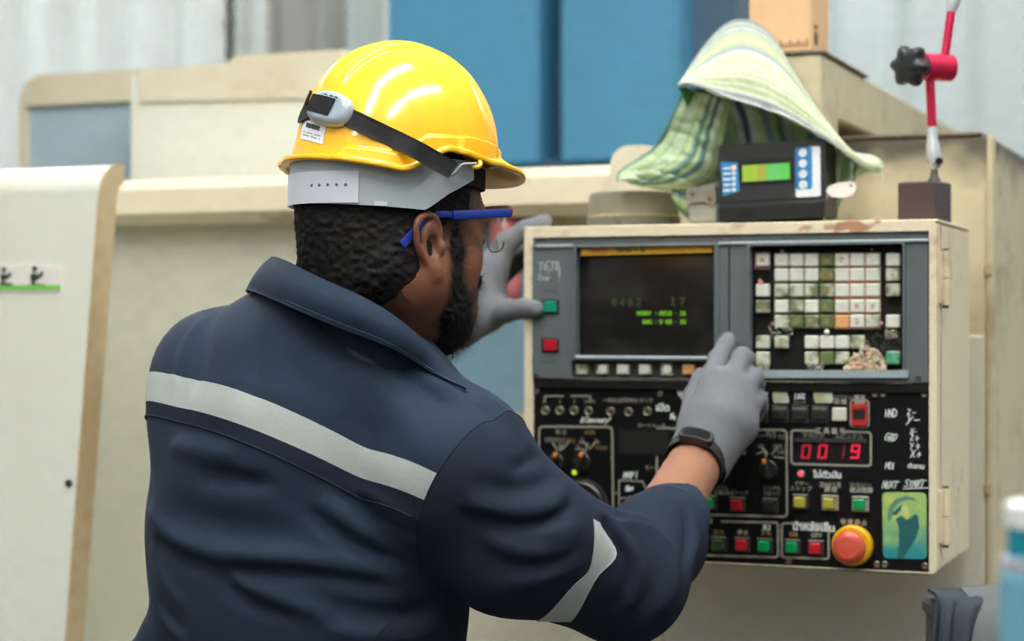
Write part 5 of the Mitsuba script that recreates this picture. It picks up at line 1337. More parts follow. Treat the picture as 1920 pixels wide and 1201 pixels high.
# trousers and shoes, below the frame
def legs():
    lo_, hi_ = np.array([-.55, 1.86, .04]), np.array([.15, 2.48, 1.10]); hh = .012
    B, l0 = lattice(lo_, hi_, hh); q = lambda p: np.asarray(p, np.float32)
    g = d_ell(B, q(HIPC + [0, 0, .03]), q((.185, .135, .16)))
    for s, dy in ((-1, .03), (1, -.05)):
        hp = HIPC + [s * .09, dy, -.04]; kn = HIPC + [s * .10 + .01, dy + .02, -.44]; an_ = HIPC + [s * .105, dy, -.85]
        g = smin(g, d_cone(B, q(hp), q(kn), .10, .075), .05); g = smin(g, d_cone(B, q(kn), q(an_), .075, .07), .02)
    return biggest(surface(g, l0, hh))
put('person__trousers', legs(), 'navy_dark', True, label='navy work trousers')
for s, dy in ((-1, .03), (1, -.05)):
    an_ = HIPC + [s * .105, dy, 0]; d_ = np.array([.5, .866, 0])
    fm = manifold3d.Manifold.batch_hull([manifold3d.Manifold.sphere(r, 20).translate([*(an_[:2] + d_[:2] * t), z]) for t, r, z in ((-.07, .036, .04), (.02, .042, .06), (.10, .044, .046), (.17, .034, .036))])
    fm = fm.trim_by_plane([0, 0, 1], 0.002)
    put('person__' + num('shoe'), trimesh.Trimesh(*(lambda q: (q.vert_properties[:, :3], q.tri_verts))(fm.to_mesh())), 'black_plastic', 40)

# ---------------------------------------------------------------- gloves
def bones(chains, lo_, hi_, hh, k):
    B, l0 = lattice(lo_, hi_, hh); g = np.full(B.shape[:3], .2, np.float32)
    for pts, rad, kk in chains:
        c = np.full(B.shape[:3], .2, np.float32)
        for a, b, ra, rb in zip(pts, pts[1:], rad, rad[1:]): c = smin(c, d_cone(B, a, b, ra, rb), .006)
        g = smin(g, c, kk)
    m = biggest(surface(g, l0, hh)); relax(m, 5)
    return m
# right hand: back to the camera, index finger on the panel
wr = P(1303, 862, 2.395)
H = lambda *a: [P(*q) for q in a]
rc = [(H((1301, 868, 2.40), (1318, 790, 2.425), (1338, 716, 2.448)), (.033, .026, .0175), .02), (H((1306, 868, 2.40), (1345, 780, 2.415), (1366, 716, 2.438)), (.033, .028, .018), .02),
      (H((1318, 860, 2.405), (1370, 785, 2.415), (1389, 735, 2.436)), (.030, .026, .017), .02), (H((1325, 850, 2.41), (1385, 800, 2.425), (1402, 762, 2.440)), (.028, .023, .016), .02),
      (H((1334, 716, 2.448), (1346, 674, 2.490), (1360, 648, 2.515), (1365, 635, 2.530)), (.0155, .0128, .0112, .0095), .006), (H((1369, 716, 2.438), (1392, 670, 2.462), (1400, 674, 2.500), (1399, 690, 2.520)), (.0155, .0130, .0115, .0105), .005),
      (H((1389, 735, 2.436), (1413, 708, 2.458), (1417, 720, 2.490), (1412, 740, 2.505)), (.0155, .013, .0115, .010), .006), (H((1402, 762, 2.440), (1421, 748, 2.460), (1424, 762, 2.485), (1418, 780, 2.495)), (.0145, .012, .0105, .0095), .006),
      (H((1300, 800, 2.43), (1302, 745, 2.478), (1314, 705, 2.505)), (.020, .0145, .0115), .012)]
rg = bones(rc, P(1235, 890, 2.36) + [-.0, -.06, -.02], P(1440, 590, 2.56) + [.01, .02, .01], .0026, .02)
ax_ = P(1330, 720, 2.43) - P(1302, 870, 2.40); ax_ /= np.linalg.norm(ax_)
fa_ = (WR - EL) / np.linalg.norm(WR - EL)
rg = slab(rg, [(P(1302, 866, 2.393), fa_ * .75 + np.array([.2, 0, .5]) * .25)])
def knit(v, rib0, axis, dark=None):
    side = np.cross(axis, [0, 1, 0]); side /= np.linalg.norm(side)
    s = (v - rib0) @ axis; u = (v - rib0) @ side
    ribs = (np.sin(u * 2 * np.pi / .0026) * .5) * (1 - sm(.045, .075, s))
    c = np.array(lin((112, 114, 118))) * (1 + .10 * ribs + .16 * (meshkit.fbm(v * 120, 3, 2) - .5))[:, None] * (1 - .08 * (1 - sm(.03, .07, s)))[:, None]
    return c
for _ in range(1): rg = rg.subdivide()
put('person__glove', rg, 'glove_grey', True, color=knit(np.asarray(rg.vertices), P(1302, 866, 2.393), ax_), label='grey knitted glove touching the panel')
# left hand: holds the upper left corner of the control box
lc_ = [(H((850, 600, 2.70), (905, 560, 2.735), (925, 500, 2.735)), (.034, .030, .021), .03), (H((850, 600, 2.70), (895, 560, 2.745), (915, 520, 2.765)), (.034, .032, .022), .03),
       (H((860, 600, 2.70), (915, 588, 2.725), (950, 582, 2.694), (985, 578, 2.662), (1004, 579, 2.640)), (.032, .024, .0160, .0140, .0115), .02),
       (H((925, 500, 2.735), (948, 458, 2.735), (985, 431, 2.725), (1022, 414, 2.722)), (.0195, .0165, .0135, .0105), .012),
       (H((915, 520, 2.765), (950, 478, 2.78), (992, 452, 2.79), (1030, 448, 2.79)), (.0195, .0155, .0125, .011), .01),
       (H((915, 540, 2.78), (955, 500, 2.80), (990, 480, 2.81), (1016, 479, 2.81)), (.019, .0145, .0120, .010), .01)]
lg = bones(lc_, np.minimum(P(820, 640, 2.64), P(820, 640, 2.84)) - .03, np.maximum(P(1050, 390, 2.64), P(1050, 390, 2.84)) + .03, .003, .02)
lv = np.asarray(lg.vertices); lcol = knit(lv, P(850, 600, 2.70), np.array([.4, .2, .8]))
ln_ = vnormals(lg); palm_shade = sm(.15, .6, ln_ @ np.array([.80, .1, -.45])) * sm(2.735, 2.76, lv[:, 1])
lcol = lcol * (1 - palm_shade[:, None]) + np.array(lin((30, 30, 31))) * palm_shade[:, None]  # black palm coating, with the shadow behind the box painted in
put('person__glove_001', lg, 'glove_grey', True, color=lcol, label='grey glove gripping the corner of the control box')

# ---------------------------------------------------------------- fitness band on the right wrist
tag('fitness_band', 'black fitness band with dark oblong screen on the right wrist of the man', 'watch')
bc_ = P(1304, 862, 2.392); bw = fa_ * .8 + np.array([.2, -.05, .55]) * .2; bw /= np.linalg.norm(bw)
fr_ = np.array([-.36, -1.0, 0]); fr_ = fr_ - bw * (fr_ @ bw); fr_ /= np.linalg.norm(fr_); sd_ = np.cross(bw, fr_)
MBW = frame(bc_, sd_, fr_, bw)
g2 = np.linspace(0, 2 * np.pi, 72, endpoint=False)
def wristring(r, z): return np.stack([.0355 * r * np.cos(g2), .0345 * r * np.sin(g2), np.full(72, z)], -1)
bandV = np.stack([wristring(1.0, -.0085), wristring(1.06, -.0088), wristring(1.085, -.006), wristring(1.09, 0), wristring(1.085, .006), wristring(1.06, .0088), wristring(1.0, .0085)])
bm = grid_mesh(np.concatenate([bandV, bandV[:1]]), closed_v=True); bm.invert()
put('fitness_band__strap', moved(bm, MBW), 'band_rubber', 50)
mo = math.radians(90 - 0)
MM = MBW @ frame([0, .0360, 0], [-1, 0, 0], [0, 0, 1], [0, 1, 0])
def capsule_block(l, w, r, z0, z1, bend):
    g = rrect(-l / 2, -w / 2, l / 2, w / 2, r); m = extrude(g, z1 - z0, None, z0); m = m.subdivide().subdivide().subdivide()
    v = np.array(m.vertices); v[:, 2] -= v[:, 0] ** 2 * bend; m.vertices = v; return m
put('fitness_band__case', moved(capsule_block(.043, .0205, .007, -.004, .0070, 8), MM), 'band_rubber', 40)
put('fitness_band__screen', moved(capsule_block(.036, .0150, .0055, .0068, .0080, 8), MM), 'watch_glass', 40)
put('fitness_band__bezel', moved(capsule_block(.0385, .0172, .0066, .0062, .0074, 8), MM), 'watch_edge', 40)
# ---------------------------------------------------------------- things standing on the control box
TOPV = vT + .0026
def upright(px, w, v=None):
    """Frame on the lid: origin at the pixel column, w metres in front of the face, x along the panel, y towards the viewer's left depth, z up."""
    return loc(uv(px, 420, w)[0], TOPV if v is None else v, w)
# round swivel mount
mat('drum_grey', tex=dirty((140, 136, 118), (108, 102, 86), 14, .4, .75, .7, streak=2), rough=.55)
mat('drum_dark', (100, 100, 88), .55)
c0 = upright(1188, -.135); rpx = 88 * c0[1] / F
tag('swivel_mount', 'round grey swivel mount standing on the left end of the control box lid', 'mount')
put('swivel_mount__base', moved(lathe([(0, 0), (rpx, 0), (rpx, .016), (rpx * .985, .0185), (0, .0185)], 48), frame(c0, U, -W, V)), 'drum_dark', 35)
put('swivel_mount__cap', moved(lathe([(0, .0185), (rpx * .965, .0185), (rpx * .97, .020), (rpx * .955, .047), (rpx * .90, .052), (0, .0545)], 48), frame(c0, U, -W, V)), 'drum_grey', 35)
put('swivel_mount__ring', moved(lathe([(rpx * .96, .0175), (rpx * .995, .0175), (rpx * .995, .0195), (rpx * .96, .0195)], 48), frame(c0, U, -W, V)), 'edge_paint')
for i, a in enumerate((-2.1, -.9, .3, 1.6)):
    p_ = c0 + U * math.cos(a) * rpx - W * -math.sin(a) * rpx + V * .009
    put('swivel_mount__' + ('bolt' if i == 0 else f'bolt_{i:03d}'), along(lathe([(0, -.002), (.004, -.002), (.004, .002), (0, .0026)], 10), p_, U * math.cos(a) + W * math.sin(a)), 'steel_screw', 30)

# digital meter
mat('meter_black', (27, 28, 29), .5, spec=.3)
mat('meter_dark', (17, 18, 18), .55, spec=.25)
mat('meter_blue', (32, 120, 176), .45); mat('meter_blue_deep', (18, 96, 150), .45)
mat('meter_white', (214, 220, 218), .45)
mat('lcd_lime', (70, 90, 14), .3, two=False); mat('lcd_green', (40, 90, 36), .3, two=False); mat('lcd_amber', (80, 70, 20), .3, two=False); mat('led_amber', (255, 170, 120), .4, two=False)
tag('digital_meter', 'black digital meter with green display standing on the control box lid under the towel', 'meter')
mw = -.045
m0, m1 = uv(1350, 408, mw), uv(1556, 404, mw)
mu0, mu1 = uv(1347, 340, mw)[0], uv(1548, 340, mw)[0]; mv0 = TOPV + .004; mv1 = uv(1450, 263, mw)[1]
tilt = .030
RZ = trimesh.transformations.rotation_matrix(tilt, [0, 0, 1]); RX = trimesh.transformations.rotation_matrix(-.10, [1, 0, 0])
MM_ = MP @ frame([mu0, mv0, mw], [1, 0, 0], [0, 1, 0], [0, 0, 1]) @ RZ
wd, ht = mu1 - mu0, mv1 - mv0 - .003
put('digital_meter__case', [moved(extrude(Polygon([(0, 0), (0, ht * .20), (.006, ht * .24), (.012, ht), (.075, ht - .006), (.075, 0)]), wd), MM_ @ frame([0, 0, 0], [0, 0, -1], [0, 1, 0], [1, 0, 0]))], 'meter_black')
scene_case = scene['digital_meter__case']
MF = MM_ @ frame([0, ht * .24, -.006], [1, 0, 0], list(np.array([0, ht * .76, -.006]) / math.hypot(ht * .76, .006)), list(np.array([0, .006, ht * .76]) / math.hypot(ht * .76, .006)))
fh = ht * .76
def mbox(a0, a1, b0, b1, z0, z1, c=.0006): return moved(cbox([a0 * wd, b0 * fh, z0], [a1 * wd, b1 * fh, z1], c), MF)
def mshape(g, z0, z1): return extrude(shapely.affinity.scale(g, wd, fh, origin=(0, 0)), z1 - z0, MF, z0)
put('digital_meter__plinth', moved(cbox([.003, -.0006, -.070], [wd - .002, ht * .20, .0015], .002), MM_), 'meter_dark')
put('digital_meter__socket', moved(cbox([wd * .2, ht * .05, .0005], [wd * .36, ht * .13, .0025], .0005), MM_), 'black_recess')
put('digital_meter__front_frame', mbox(.005, .995, .01, .985, -.001, .0012), 'meter_black')
put('digital_meter__left_label', mshape(Polygon([(.02, .72), (.185, .68), (.20, .20), (.045, .12)]), .0012, .0018), 'meter_blue', label='blue label with five white lines')
for i in range(5):
    b = .60 - i * .095
    put('digital_meter__left_label__line' + ('' if i == 0 else f'_{i:03d}'), mbox(.045, .115, b - .022, b + .015, .0018, .0022, .0001), 'meter_white')
    put('digital_meter__lamp' + ('' if i == 0 else f'_{i:03d}'), moved(lathe([(0, .0018), (.0030, .0018), (.0026, .0028), (0, .0030)], 14), MF @ frame([.147 * wd, b * fh, 0], [1, 0, 0], [0, 1, 0], [0, 0, 1])), 'led_amber' if i == 0 else 'meter_white', 30, emit=(.22, .10, .06) if i == 0 else None)
put('digital_meter__display_frame', mshape(sbox(.20, .30, .70, .72).difference(sbox(.225, .345, .675, .63)), .0010, .0030), 'meter_dark')
put('digital_meter__display', mbox(.222, .37, .34, .635, .0008, .0014, .0002), 'lcd_lime', emit=(.05, .085, .003))
put('digital_meter__display__bar', mbox(.37, .45, .34, .635, .0008, .0014, .0002), 'lcd_amber', emit=(.06, .065, .004))
put('digital_meter__display__bar_001', mbox(.45, .58, .34, .635, .0008, .0014, .0002), 'lcd_green', emit=(.02, .085, .02))
put('digital_meter__display__bar_002', mbox(.58, .678, .34, .635, .0008, .0014, .0002), 'lcd_green', emit=(.012, .09, .01))
put('digital_meter__keypad_label', mshape(rrect(.725, .03, .955, .875, .03), .0012, .0018), 'meter_white', label='white and blue key label')
put('digital_meter__keypad_label__blue_field', mshape(rrect(.725, .16, .880, .875, .03), .0018, .0022), 'meter_blue')
put('digital_meter__keypad_label__blue_field_001', mshape(rrect(.725, .19, .845, .875, .03), .0022, .0025), 'meter_blue_deep')
for i in range(4):
    put('digital_meter__key' + ('' if i == 0 else f'_{i:03d}'), moved(lathe([(0, .0024), (.0058, .0024), (.0056, .0031), (0, .0033)], 22), MF @ frame([.795 * wd, (.775 - i * .178) * fh, 0], [1, 0, 0], [0, 1, 0], [0, 0, 1])), 'meter_white', 30)
    put('digital_meter__key' + ('' if i == 0 else f'_{i:03d}') + '__symbol', moved(extrude(glyphs('1^v4'[i], .005), .0003), MF @ frame([.795 * wd, (.775 - i * .178) * fh, .0033], [1, 0, 0], [0, 1, 0], [0, 0, 1])), 'meter_blue_deep')
# white tag with a hole, at the right of the meter
tag('key_tag', 'white oval plastic tag with a small hole sticking out beside the black meter', 'tag')
tw = -.05
tg = Polygon([uv(*p, tw) for p in ((1551, 358), (1556, 350), (1572, 344), (1596, 341), (1604, 345), (1604, 357), (1598, 365), (1580, 370), (1560, 368))]).buffer(.0008, quad_segs=3)
hole_ = shapely.Point(uv(1597, 348, tw)).buffer(.0013)
put('key_tag__plate', extrude(tg.difference(hole_), .004, MP, tw), 'white_plastic')
put('key_tag__eyelet', extrude(hole_.buffer(.0007).difference(hole_), .0052, MP, tw - .0006), 'steel_screw')
q_ = uv(1552, 360, tw)
put('key_tag__cord', tube(spline([loc(q_[0] + .004, q_[1], tw + .002), loc(q_[0] - .003, q_[1] - .008, tw - .004), loc(q_[0] - .006, TOPV + .0015, tw - .01), loc(q_[0] - .004, TOPV + .0012, tw - .03)], 20), .0009, 6), 'white_plastic', True)
# metal latch bracket left of the meter
mat('bracket_metal', tex=dirty((150, 150, 142), (110, 104, 92), 40, .4, .7, .7, streak=1), rough=.45, metallic=.4)
tag('metal_bracket', 'small grey metal bracket on the lid between swivel mount and black meter', 'bracket')
bw_ = -.05
put('metal_bracket__plate', ppoly([(1288, 351), (1340, 345), (1343, 376), (1336, 384), (1318, 378), (1296, 381), (1287, 374)], bw_ - .012, bw_, .001), 'bracket_metal')
put('metal_bracket__foot', pbox(1290, 378, 1346, 417, bw_ - .03, bw_ - .004, .003), 'bracket_metal')
for i, (px, py) in enumerate(((1299, 362), (1331, 371))):
    put('metal_bracket__' + ('screw' if i == 0 else 'screw_001'), along(lathe([(0, -.001), (.003, -.001), (.003, .0018), (0, .0024)], 10), loc(*uv(px, py, bw_), bw_), W), 'steel_screw', 30)

# ---------------------------------------------------------------- towel
mat('towel_cloth', tex={'type': 'mesh_attribute', 'name': 'vertex_color'}, rough=.95, spec=.1, sheen=.4)
PAL = np.array([lin(c) for c in ((186, 192, 160), (202, 206, 186), (166, 178, 134), (160, 170, 162), (196, 201, 178), (140, 152, 162), (178, 187, 144), (206, 208, 192), (112, 130, 150), (182, 191, 158))])
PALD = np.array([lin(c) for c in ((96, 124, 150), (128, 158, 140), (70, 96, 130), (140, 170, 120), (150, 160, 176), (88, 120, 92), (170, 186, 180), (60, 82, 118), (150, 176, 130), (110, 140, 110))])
PALG = np.array([lin(c) for c in ((150, 176, 130), (176, 194, 160), (96, 130, 104), (188, 200, 150), (120, 150, 150), (160, 184, 140), (84, 116, 110), (190, 204, 180), (140, 168, 120), (170, 188, 150))])
def cloth(key, a, b, bulge, wob, seed, pal, freq, n=70, m=34, acrossv=True, toward=(0, -1, 0), thick=.004, label=None):
    mesh, Vg = patch(a, b, n, m, bulge, toward, wob, seed, thick)
    uu, vv = np.meshgrid(np.linspace(0, 1, n), np.linspace(0, 1, m), indexing='ij')
    s = (vv if acrossv else uu) * freq + .5 * meshkit.fbm(np.stack([uu * 3, vv * 3, uu * 0 + seed], -1), 2)
    i = np.floor(s).astype(int); fr = s - i; rngp = np.random.default_rng(seed).integers(0, len(pal), 64)
    c = pal[rngp[i % 64]] * (1 - sm(.35, .65, fr))[..., None] + pal[rngp[(i + 1) % 64]] * sm(.35, .65, fr)[..., None]
    c = c * (.86 + .28 * meshkit.noise(np.stack([uu * 160, vv * 90, uu * 0], -1), 3))[..., None]
    mesh = mesh.copy(); col = np.vstack([c.reshape(-1, 3)] * 2)
    put(key, mesh, 'towel_cloth', True, color=np.clip(col, 0, 1), label=label)
    return Vg
tag('towel', 'pale green and blue striped towel draped over the black meter and the lid', 'towel')
D = 2.62
# broad top flap: from its upper outline to its lower hem
cloth('towel__top_flap', [P(1271, 162, 2.64), P(1300, 118, 2.67), P(1345, 60, 2.675), P(1385, 38, 2.68), P(1425, 50, 2.68), P(1462, 92, 2.675), P(1502, 160, 2.665), P(1548, 232, 2.65), P(1590, 283, 2.63), P(1630, 292, 2.61), P(1650, 310, 2.60)],
      [P(1269, 160, 2.60), P(1310, 162, 2.585), P(1350, 178, 2.575), P(1395, 192, 2.57), P(1440, 206, 2.565), P(1485, 225, 2.56), P(1530, 250, 2.555), P(1570, 275, 2.555), P(1600, 300, 2.56), P(1630, 318, 2.57), P(1646, 322, 2.58)], .022, .012, 5, PAL, 30, label='pale green and white upper fold')
# shaded cloth hanging behind the meter
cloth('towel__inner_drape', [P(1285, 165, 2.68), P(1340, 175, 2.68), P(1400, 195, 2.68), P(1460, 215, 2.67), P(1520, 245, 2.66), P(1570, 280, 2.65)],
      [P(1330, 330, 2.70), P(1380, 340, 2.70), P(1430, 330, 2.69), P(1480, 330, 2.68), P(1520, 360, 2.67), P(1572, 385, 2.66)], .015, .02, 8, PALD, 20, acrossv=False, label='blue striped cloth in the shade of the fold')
# left lobe
cloth('towel__left_lobe', [P(1282, 172, 2.655), P(1262, 215, 2.655), P(1235, 265, 2.66), P(1196, 300, 2.665), P(1164, 322, 2.67), P(1160, 340, 2.665)],
      [P(1368, 196, 2.635), P(1362, 235, 2.635), P(1352, 280, 2.64), P(1342, 325, 2.645), P(1290, 352, 2.65), P(1180, 342, 2.655)], .030, .026, 12, PALG, 19, label='green striped left corner of the towel')
cloth('towel__corner', [P(1286, 165, 2.63), P(1300, 185, 2.64), P(1298, 210, 2.645)], [P(1275, 164, 2.605), P(1282, 182, 2.62), P(1290, 205, 2.64)], .002, .002, 3, np.array([lin((70, 120, 70)), lin((60, 104, 64))]), 3, 16, 10)
cloth('towel__left_hem', [P(1250, 345, 2.66), P(1290, 350, 2.66), P(1345, 330, 2.66)], [P(1262, 372, 2.665), P(1300, 412, 2.67), P(1350, 410, 2.67)], .012, .01, 21, PALG, 9, 30, 20)
# tail on the right, under the flap
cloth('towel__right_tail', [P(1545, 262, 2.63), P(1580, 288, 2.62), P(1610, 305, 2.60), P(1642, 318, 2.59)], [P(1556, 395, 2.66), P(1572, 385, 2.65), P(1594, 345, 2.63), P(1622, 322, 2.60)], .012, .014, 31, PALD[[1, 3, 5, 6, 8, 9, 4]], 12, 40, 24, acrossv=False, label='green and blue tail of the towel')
put('towel__loose_thread', tube(spline([P(1643, 316, 2.60), P(1655, 335, 2.60), P(1652, 365, 2.60), P(1658, 385, 2.61), P(1648, 402, 2.615), P(1628, 412, 2.62)], 50), .0007, 5), 'white_plastic', True)

# ---------------------------------------------------------------- magnetic stand
mat('magnet_brown', (60, 47, 47), .45)
mat('anodised_red', (216, 44, 84), .25, .5)
mat('joint_silver', (216, 222, 226), .35, .4)
mat('knob_black', (24, 26, 30), .42)
tag('magnetic_stand', 'magnetic stand with brown base and red arms on the right end of the lid', 'magnetic stand')
bp = np.array([*P(1756, 418, 2.535)[:2], loc(0, TOPV, 0)[2]])
al = math.radians(35)
e1 = np.array([-math.cos(al), math.sin(al), 0]); e2 = np.array([math.sin(al), math.cos(al), 0])
w1, w2 = 64 * 2.55 / F / math.cos(al), .052
hz_ = P(1756, 340, 2.55)[2] - bp[2]
put('magnetic_stand__base', moved(cbox([0, 0, 0.0], [w1, w2, hz_], .0022), frame(bp, e2, e1, V) @ np.diag([1, 1, 1, 1])) if False else moved(cbox([-w1, 0, 0], [0, w2, hz_], .0022), frame(bp, -e1, e2, V)), 'magnet_brown')
tc = bp + e1 * w1 * .5 + e2 * w2 * .5 + V * hz_
sp_ = P(1752, 330, tc[1]); sp_ = np.array([sp_[0], tc[1], tc[2]])
put('magnetic_stand__stud', moved(lathe([(0, 0), (.0085, 0), (.008, .004), (.005, .009), (.0042, .018), (0, .018)], 20), frame(sp_, [1, 0, 0], [0, 1, 0], [0, 0, 1])), 'brown_plate', 35)
Ym = sp_[1]
put('magnetic_stand__ball', moved(trimesh.creation.icosphere(3, .0062), trimesh.transformations.translation_matrix(P(1757, 307, Ym))), 'joint_silver', True)
sc_ = P(1749, 240, Ym); jn = P(1753, 300, Ym)
fork = tube([P(1748, 238, Ym), P(1748, 260, Ym), P(1749, 272, Ym), P(1751, 296, Ym), P(1752, 306, Ym)], [.0072, .0074, .0090, .0105, .0080], 20)
put('magnetic_stand__socket', fork, 'joint_silver', 35, label='silver ball socket')
put('magnetic_stand__socket__slot', along(trimesh.creation.cylinder(.0050, .0215, sections=18), P(1758, 303, Ym), [0, 1, 0]), 'black_recess')
put('magnetic_stand__lower_arm', tube([P(1748, 240, Ym), P(1743, 135, Ym)], .0062, 18), 'anodised_red', 40)
cy = Ym - .004
put('magnetic_stand__clamp', along(lathe([(0, 0), (.0170, 0), (.0180, .001), (.0180, .014), (.0172, .0145), (.0172, .0155), (.0180, .016), (.0180, .039), (.0168, .041), (0, .041)], 36), P(1733, 125, cy), P(1793, 128, cy + .012) - P(1733, 125, cy)), 'anodised_red', 35)
put('magnetic_stand__upper_arm', tube([P(1771, 112, Ym), P(1784, 18, Ym)], .0058, 18), 'anodised_red', 40)
put('magnetic_stand__tip', tube([P(1783, 24, Ym), P(1786, 10, Ym), P(1790, -10, Ym), P(1793, -60, Ym)], [.0055, .0088, .0098, .0098], 20), 'joint_silver', 35)
# star knob: a rounded six lobed hand wheel
lob = np.linspace(0, 2 * np.pi, 72, endpoint=False); rl = .0255 * (1 + .15 * np.cos(6 * lob))
prof_ = [(.30, -.004), (.62, -.003), (.92, .003), (1.0, .009), (.98, .016), (.86, .0215), (.5, .023), (.0, .0235)]
Vk = np.stack([np.stack([k_ * rl * np.cos(lob) if k_ > .4 else k_ * .0255 * np.cos(lob), k_ * rl * np.sin(lob) if k_ > .4 else k_ * .0255 * np.sin(lob), np.full(72, z_)], -1) for k_, z_ in prof_])
kn = grid_mesh(Vk, closed_v=True); kn.invert()
kd = P(1700, 124, cy - .030) - P(1738, 125, cy)
put('magnetic_stand__knob', along(kn, P(1716, 124, cy - .016), kd, (.25, 0, 1)), 'knob_black', 50, label='black star knob')
put('magnetic_stand__knob__hub', along(lathe([(0, 0), (.011, 0), (.0125, .004), (.0125, .020), (0, .020)], 24), P(1741, 125, cy), kd), 'knob_black', 35)

# ---------------------------------------------------------------- bottom right: draped cloth on a bin, bottle on a trolley in front
mat('grey_cloth', tex=twill((84, 90, 92), (112, 116, 114)), rough=.95, spec=.1)
mat('dark_cloth', tex=twill((44, 50, 56), (62, 68, 72)), rough=.95, spec=.1)
mat('bin_plastic', (58, 60, 62), .6)
tag('waste_bin', 'dark grey bin with folded rim under the draped cloths at the lower right', 'bin')
DB = 2.32
bt = P(1800, 1128, DB)[2] - .010
bb = cbox([P(1772, 0, DB)[0], DB, 0], [P(1772, 0, DB)[0] + .17, DB + .12, bt], .012)
put('waste_bin__body', bb, 'bin_plastic')
put('waste_bin__rim', cbox([P(1772, 0, DB)[0] - .003, DB - .003, bt - .022], [P(1772, 0, DB)[0] + .173, DB + .123, bt + .001], .006), 'bin_plastic')
tag('draped_cloth', 'dark grey cloth draped over the left corner of the bin at the lower right', 'cloth')
X0 = P(1784, 0, DB)[0]
def drape(key, a, b, c, seed, mt, wob=.007, n=44, m=26, label=None):
    """Cloth over an edge: from back edge a over the rim b down to hem c (lists of points)."""
    A_, B_, C_ = spline(a, n), spline(b, n), spline(c, n); t = np.linspace(0, 1, m)[None, :, None]
    V_ = np.where(t < .4, A_[:, None] * (1 - t / .4) + B_[:, None] * (t / .4), B_[:, None] * (1 - (t - .4) / .6) + C_[:, None] * ((t - .4) / .6))
    for _ in range(3): V_[:, 1:-1] = V_[:, 1:-1] * .5 + (V_[:, :-2] + V_[:, 2:]) * .25
    uu, vv = np.meshgrid(np.linspace(0, 1, n), np.linspace(0, 1, m), indexing='ij')
    V_ = V_ + np.array([.25, -1, .25]) * (wob * np.sin(uu * 17 + 2 * meshkit.noise(np.stack([uu * 3, vv * 2, uu * 0], -1), seed) * 3) * (.25 + vv))[..., None]
    put(key, sheet(V_, .004), mt, True, label=label)
zr_ = bt + .012
drape('draped_cloth__fold', [(X0 - .010, DB + .09, zr_), (X0 + .05, DB + .10, zr_ - .002), (X0 + .10, DB + .10, zr_ - .004)], [(X0 - .020, DB - .005, zr_ + .004), (X0 + .012, DB - .014, zr_ - .004), (X0 + .052, DB - .016, zr_ - .018)], [(X0 - .055, DB - .03, zr_ - .30), (X0 - .02, DB - .045, zr_ - .31), (X0 + .02, DB - .03, zr_ - .30)], 3, 'dark_cloth')
tag('draped_cloth_001', 'lighter grey cloth hanging in folds over the bin beside the dark cloth', 'cloth')
drape('draped_cloth_001__fold', [(X0 + .03, DB + .09, zr_ + .002), (X0 + .10, DB + .10, zr_ + .004), (X0 + .16, DB + .09, zr_)], [(X0 + .030, DB - .018, zr_ - .016), (X0 + .062, DB - .034, zr_ - .012), (X0 + .10, DB - .03, zr_ - .022)], [(X0 - .045, DB - .06, zr_ - .24), (X0 + .03, DB - .07, zr_ - .26), (X0 + .12, DB - .05, zr_ - .26)], 6, 'grey_cloth', .010)

mat('lamp_grey', (170, 172, 180), .4); mat('bottle_white', (226, 228, 226), .35); mat('bottle_blue', (110, 168, 186), .3); mat('bottle_teal', (20, 132, 150), .35); mat('trolley_steel', (120, 124, 128), .4, .5)
DF = 1.12
tag('spray_bottle', 'blurred blue bottle with white cap and teal collar at the right edge', 'bottle')
bcx = P(1890, 0, DF)[0] + .0245; zc_ = lambda py: P(0, py, DF)[2]
zb = zc_(1200) - .06
RB = .0285
put('spray_bottle__body', moved(lathe([(0, 0), (RB * .94, 0), (RB, .004), (RB, zc_(1085) - zb), (RB * .97, zc_(1070) - zb), (RB * .8, zc_(1056) - zb), (0, zc_(1056) - zb)], 48), frame([bcx, DF, zb], [1, 0, 0], [0, 1, 0], [0, 0, 1])), 'bottle_blue', 40)
put('spray_bottle__shoulder_ring', moved(lathe([(RB * .7, zc_(1066) - zb), (RB * .99, zc_(1066) - zb), (RB * .99, zc_(1044) - zb), (RB * .7, zc_(1042) - zb)], 48), frame([bcx, DF, zb], [1, 0, 0], [0, 1, 0], [0, 0, 1])), 'lamp_grey', 40)
put('spray_bottle__collar', moved(lathe([(0, zc_(1046) - zb), (RB * .85, zc_(1046) - zb), (RB * .85, zc_(985) - zb), (0, zc_(985) - zb)], 48), frame([bcx, DF, zb], [1, 0, 0], [0, 1, 0], [0, 0, 1])), 'bottle_teal', 40)
put('spray_bottle__cap', moved(lathe([(0, zc_(986) - zb), (RB * .9, zc_(986) - zb), (RB * .9, zc_(948) - zb), (RB * .82, zc_(940) - zb), (0, zc_(939) - zb)], 48), frame([bcx, DF, zb], [1, 0, 0], [0, 1, 0], [0, 0, 1])), 'bottle_white', 40)
tag('tool_trolley', 'steel tool trolley carrying the blue bottle, just below the right edge', 'trolley')
put('tool_trolley__top', cbox([bcx - .06, DF - .2, zb - .025], [bcx + .45, DF + .25, zb], .004), 'trolley_steel')
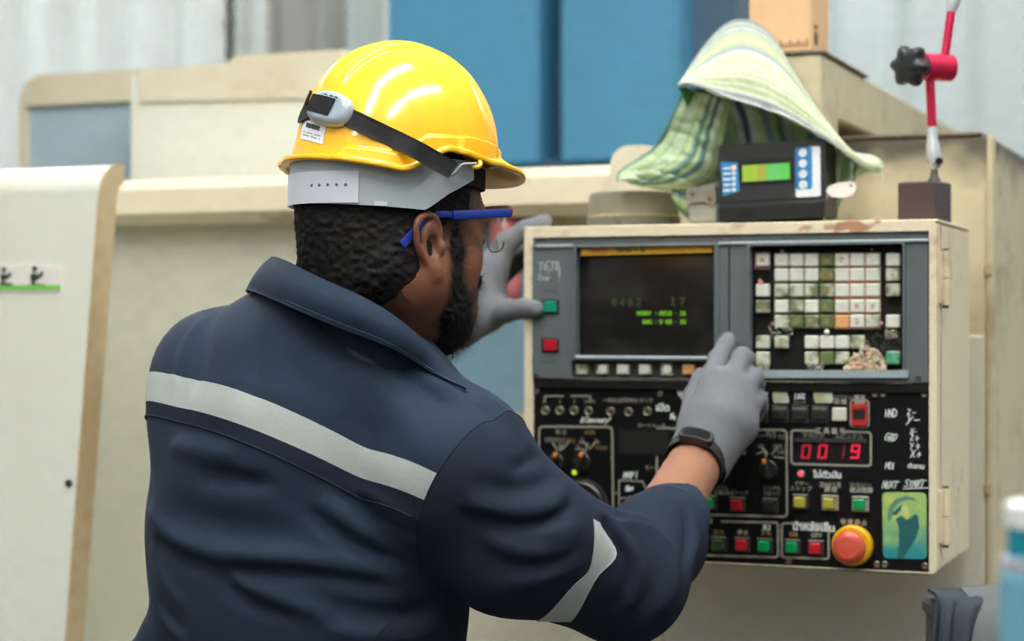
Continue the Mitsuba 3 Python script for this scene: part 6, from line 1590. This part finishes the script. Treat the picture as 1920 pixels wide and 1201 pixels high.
for i, (dx, dy) in enumerate(((-.05, -.19), (.42, -.19), (-.05, .22), (.42, .22))):
    put('tool_trolley__leg' + ('' if i == 0 else f'_{i:03d}'), cbox([bcx + dx, DF + dy, 0], [bcx + dx + .025, DF + dy + .025, zb - .025], .003), 'trolley_steel')
put('tool_trolley__shelf', cbox([bcx - .05, DF - .19, .30], [bcx + .44, DF + .24, .32], .003), 'trolley_steel')
# ---------------------------------------------------------------- fluorescent fittings over the aisle; rear ones added to brighten the wall
mat('lamp_housing', (220, 222, 222), .5)
mat('lamp_tube', (235, 235, 235), .5, two=False)
def fitting(x, y, z, ang, label, power=1.0):
    k = num('fluorescent_fitting')
    tag(k, label, 'ceiling lamp', 'fluorescent fittings above the aisle')
    R = trimesh.transformations.rotation_matrix(ang, [0, 0, 1]); R[:3, 3] = [x, y, z]
    put(k + '__tray', moved(cbox([-.62, -.09, 0], [.62, .09, .05], .006), R), 'lamp_housing')
    for j, s in enumerate((-.045, .045)):
        put(k + '__tube' + ('' if j == 0 else '_001'), moved(tube([[a, s, -.022] for a in np.linspace(-.59, .59, 5)], .013, 10), R), 'lamp_tube', True, emit=[LAMP_RADIANCE * power, LAMP_RADIANCE * power, LAMP_RADIANCE * power * .97])
    put(k + '__rod', moved(tube([[0, 0, z2] for z2 in (.05, .8, 1.6)], .008, 6), R), 'lamp_housing')
WHERE = ['left of the man', 'straight above the man', 'over the camera', 'above the control box', 'far left of the aisle', 'well behind the camera', 'above the left machine cover, added to brighten the wall', 'above the blue column, added to brighten the wall', 'above the machine cabinet, added to brighten the wall']
for i, (x, y, z, a, pw) in enumerate(((-.715, .70, 3.4, 1.14, 1), (-.136, 1.87, 3.4, 1.0, 1), (.277, .29, 3.4, 1.19, 1), (.86, 1.47, 3.4, .97, 1), (-2.3, -1.2, 3.4, 1.1, 1), (-.5, -2.2, 3.4, 1.1, 1), (-1.9, 4.9, 3.3, .12, .8), (.2, 5.1, 3.3, .12, .4), (2.1, 4.6, 3.3, .12, .2))):
    fitting(x, y, z, a, 'white fluorescent tube fitting hanging ' + WHERE[i], pw)
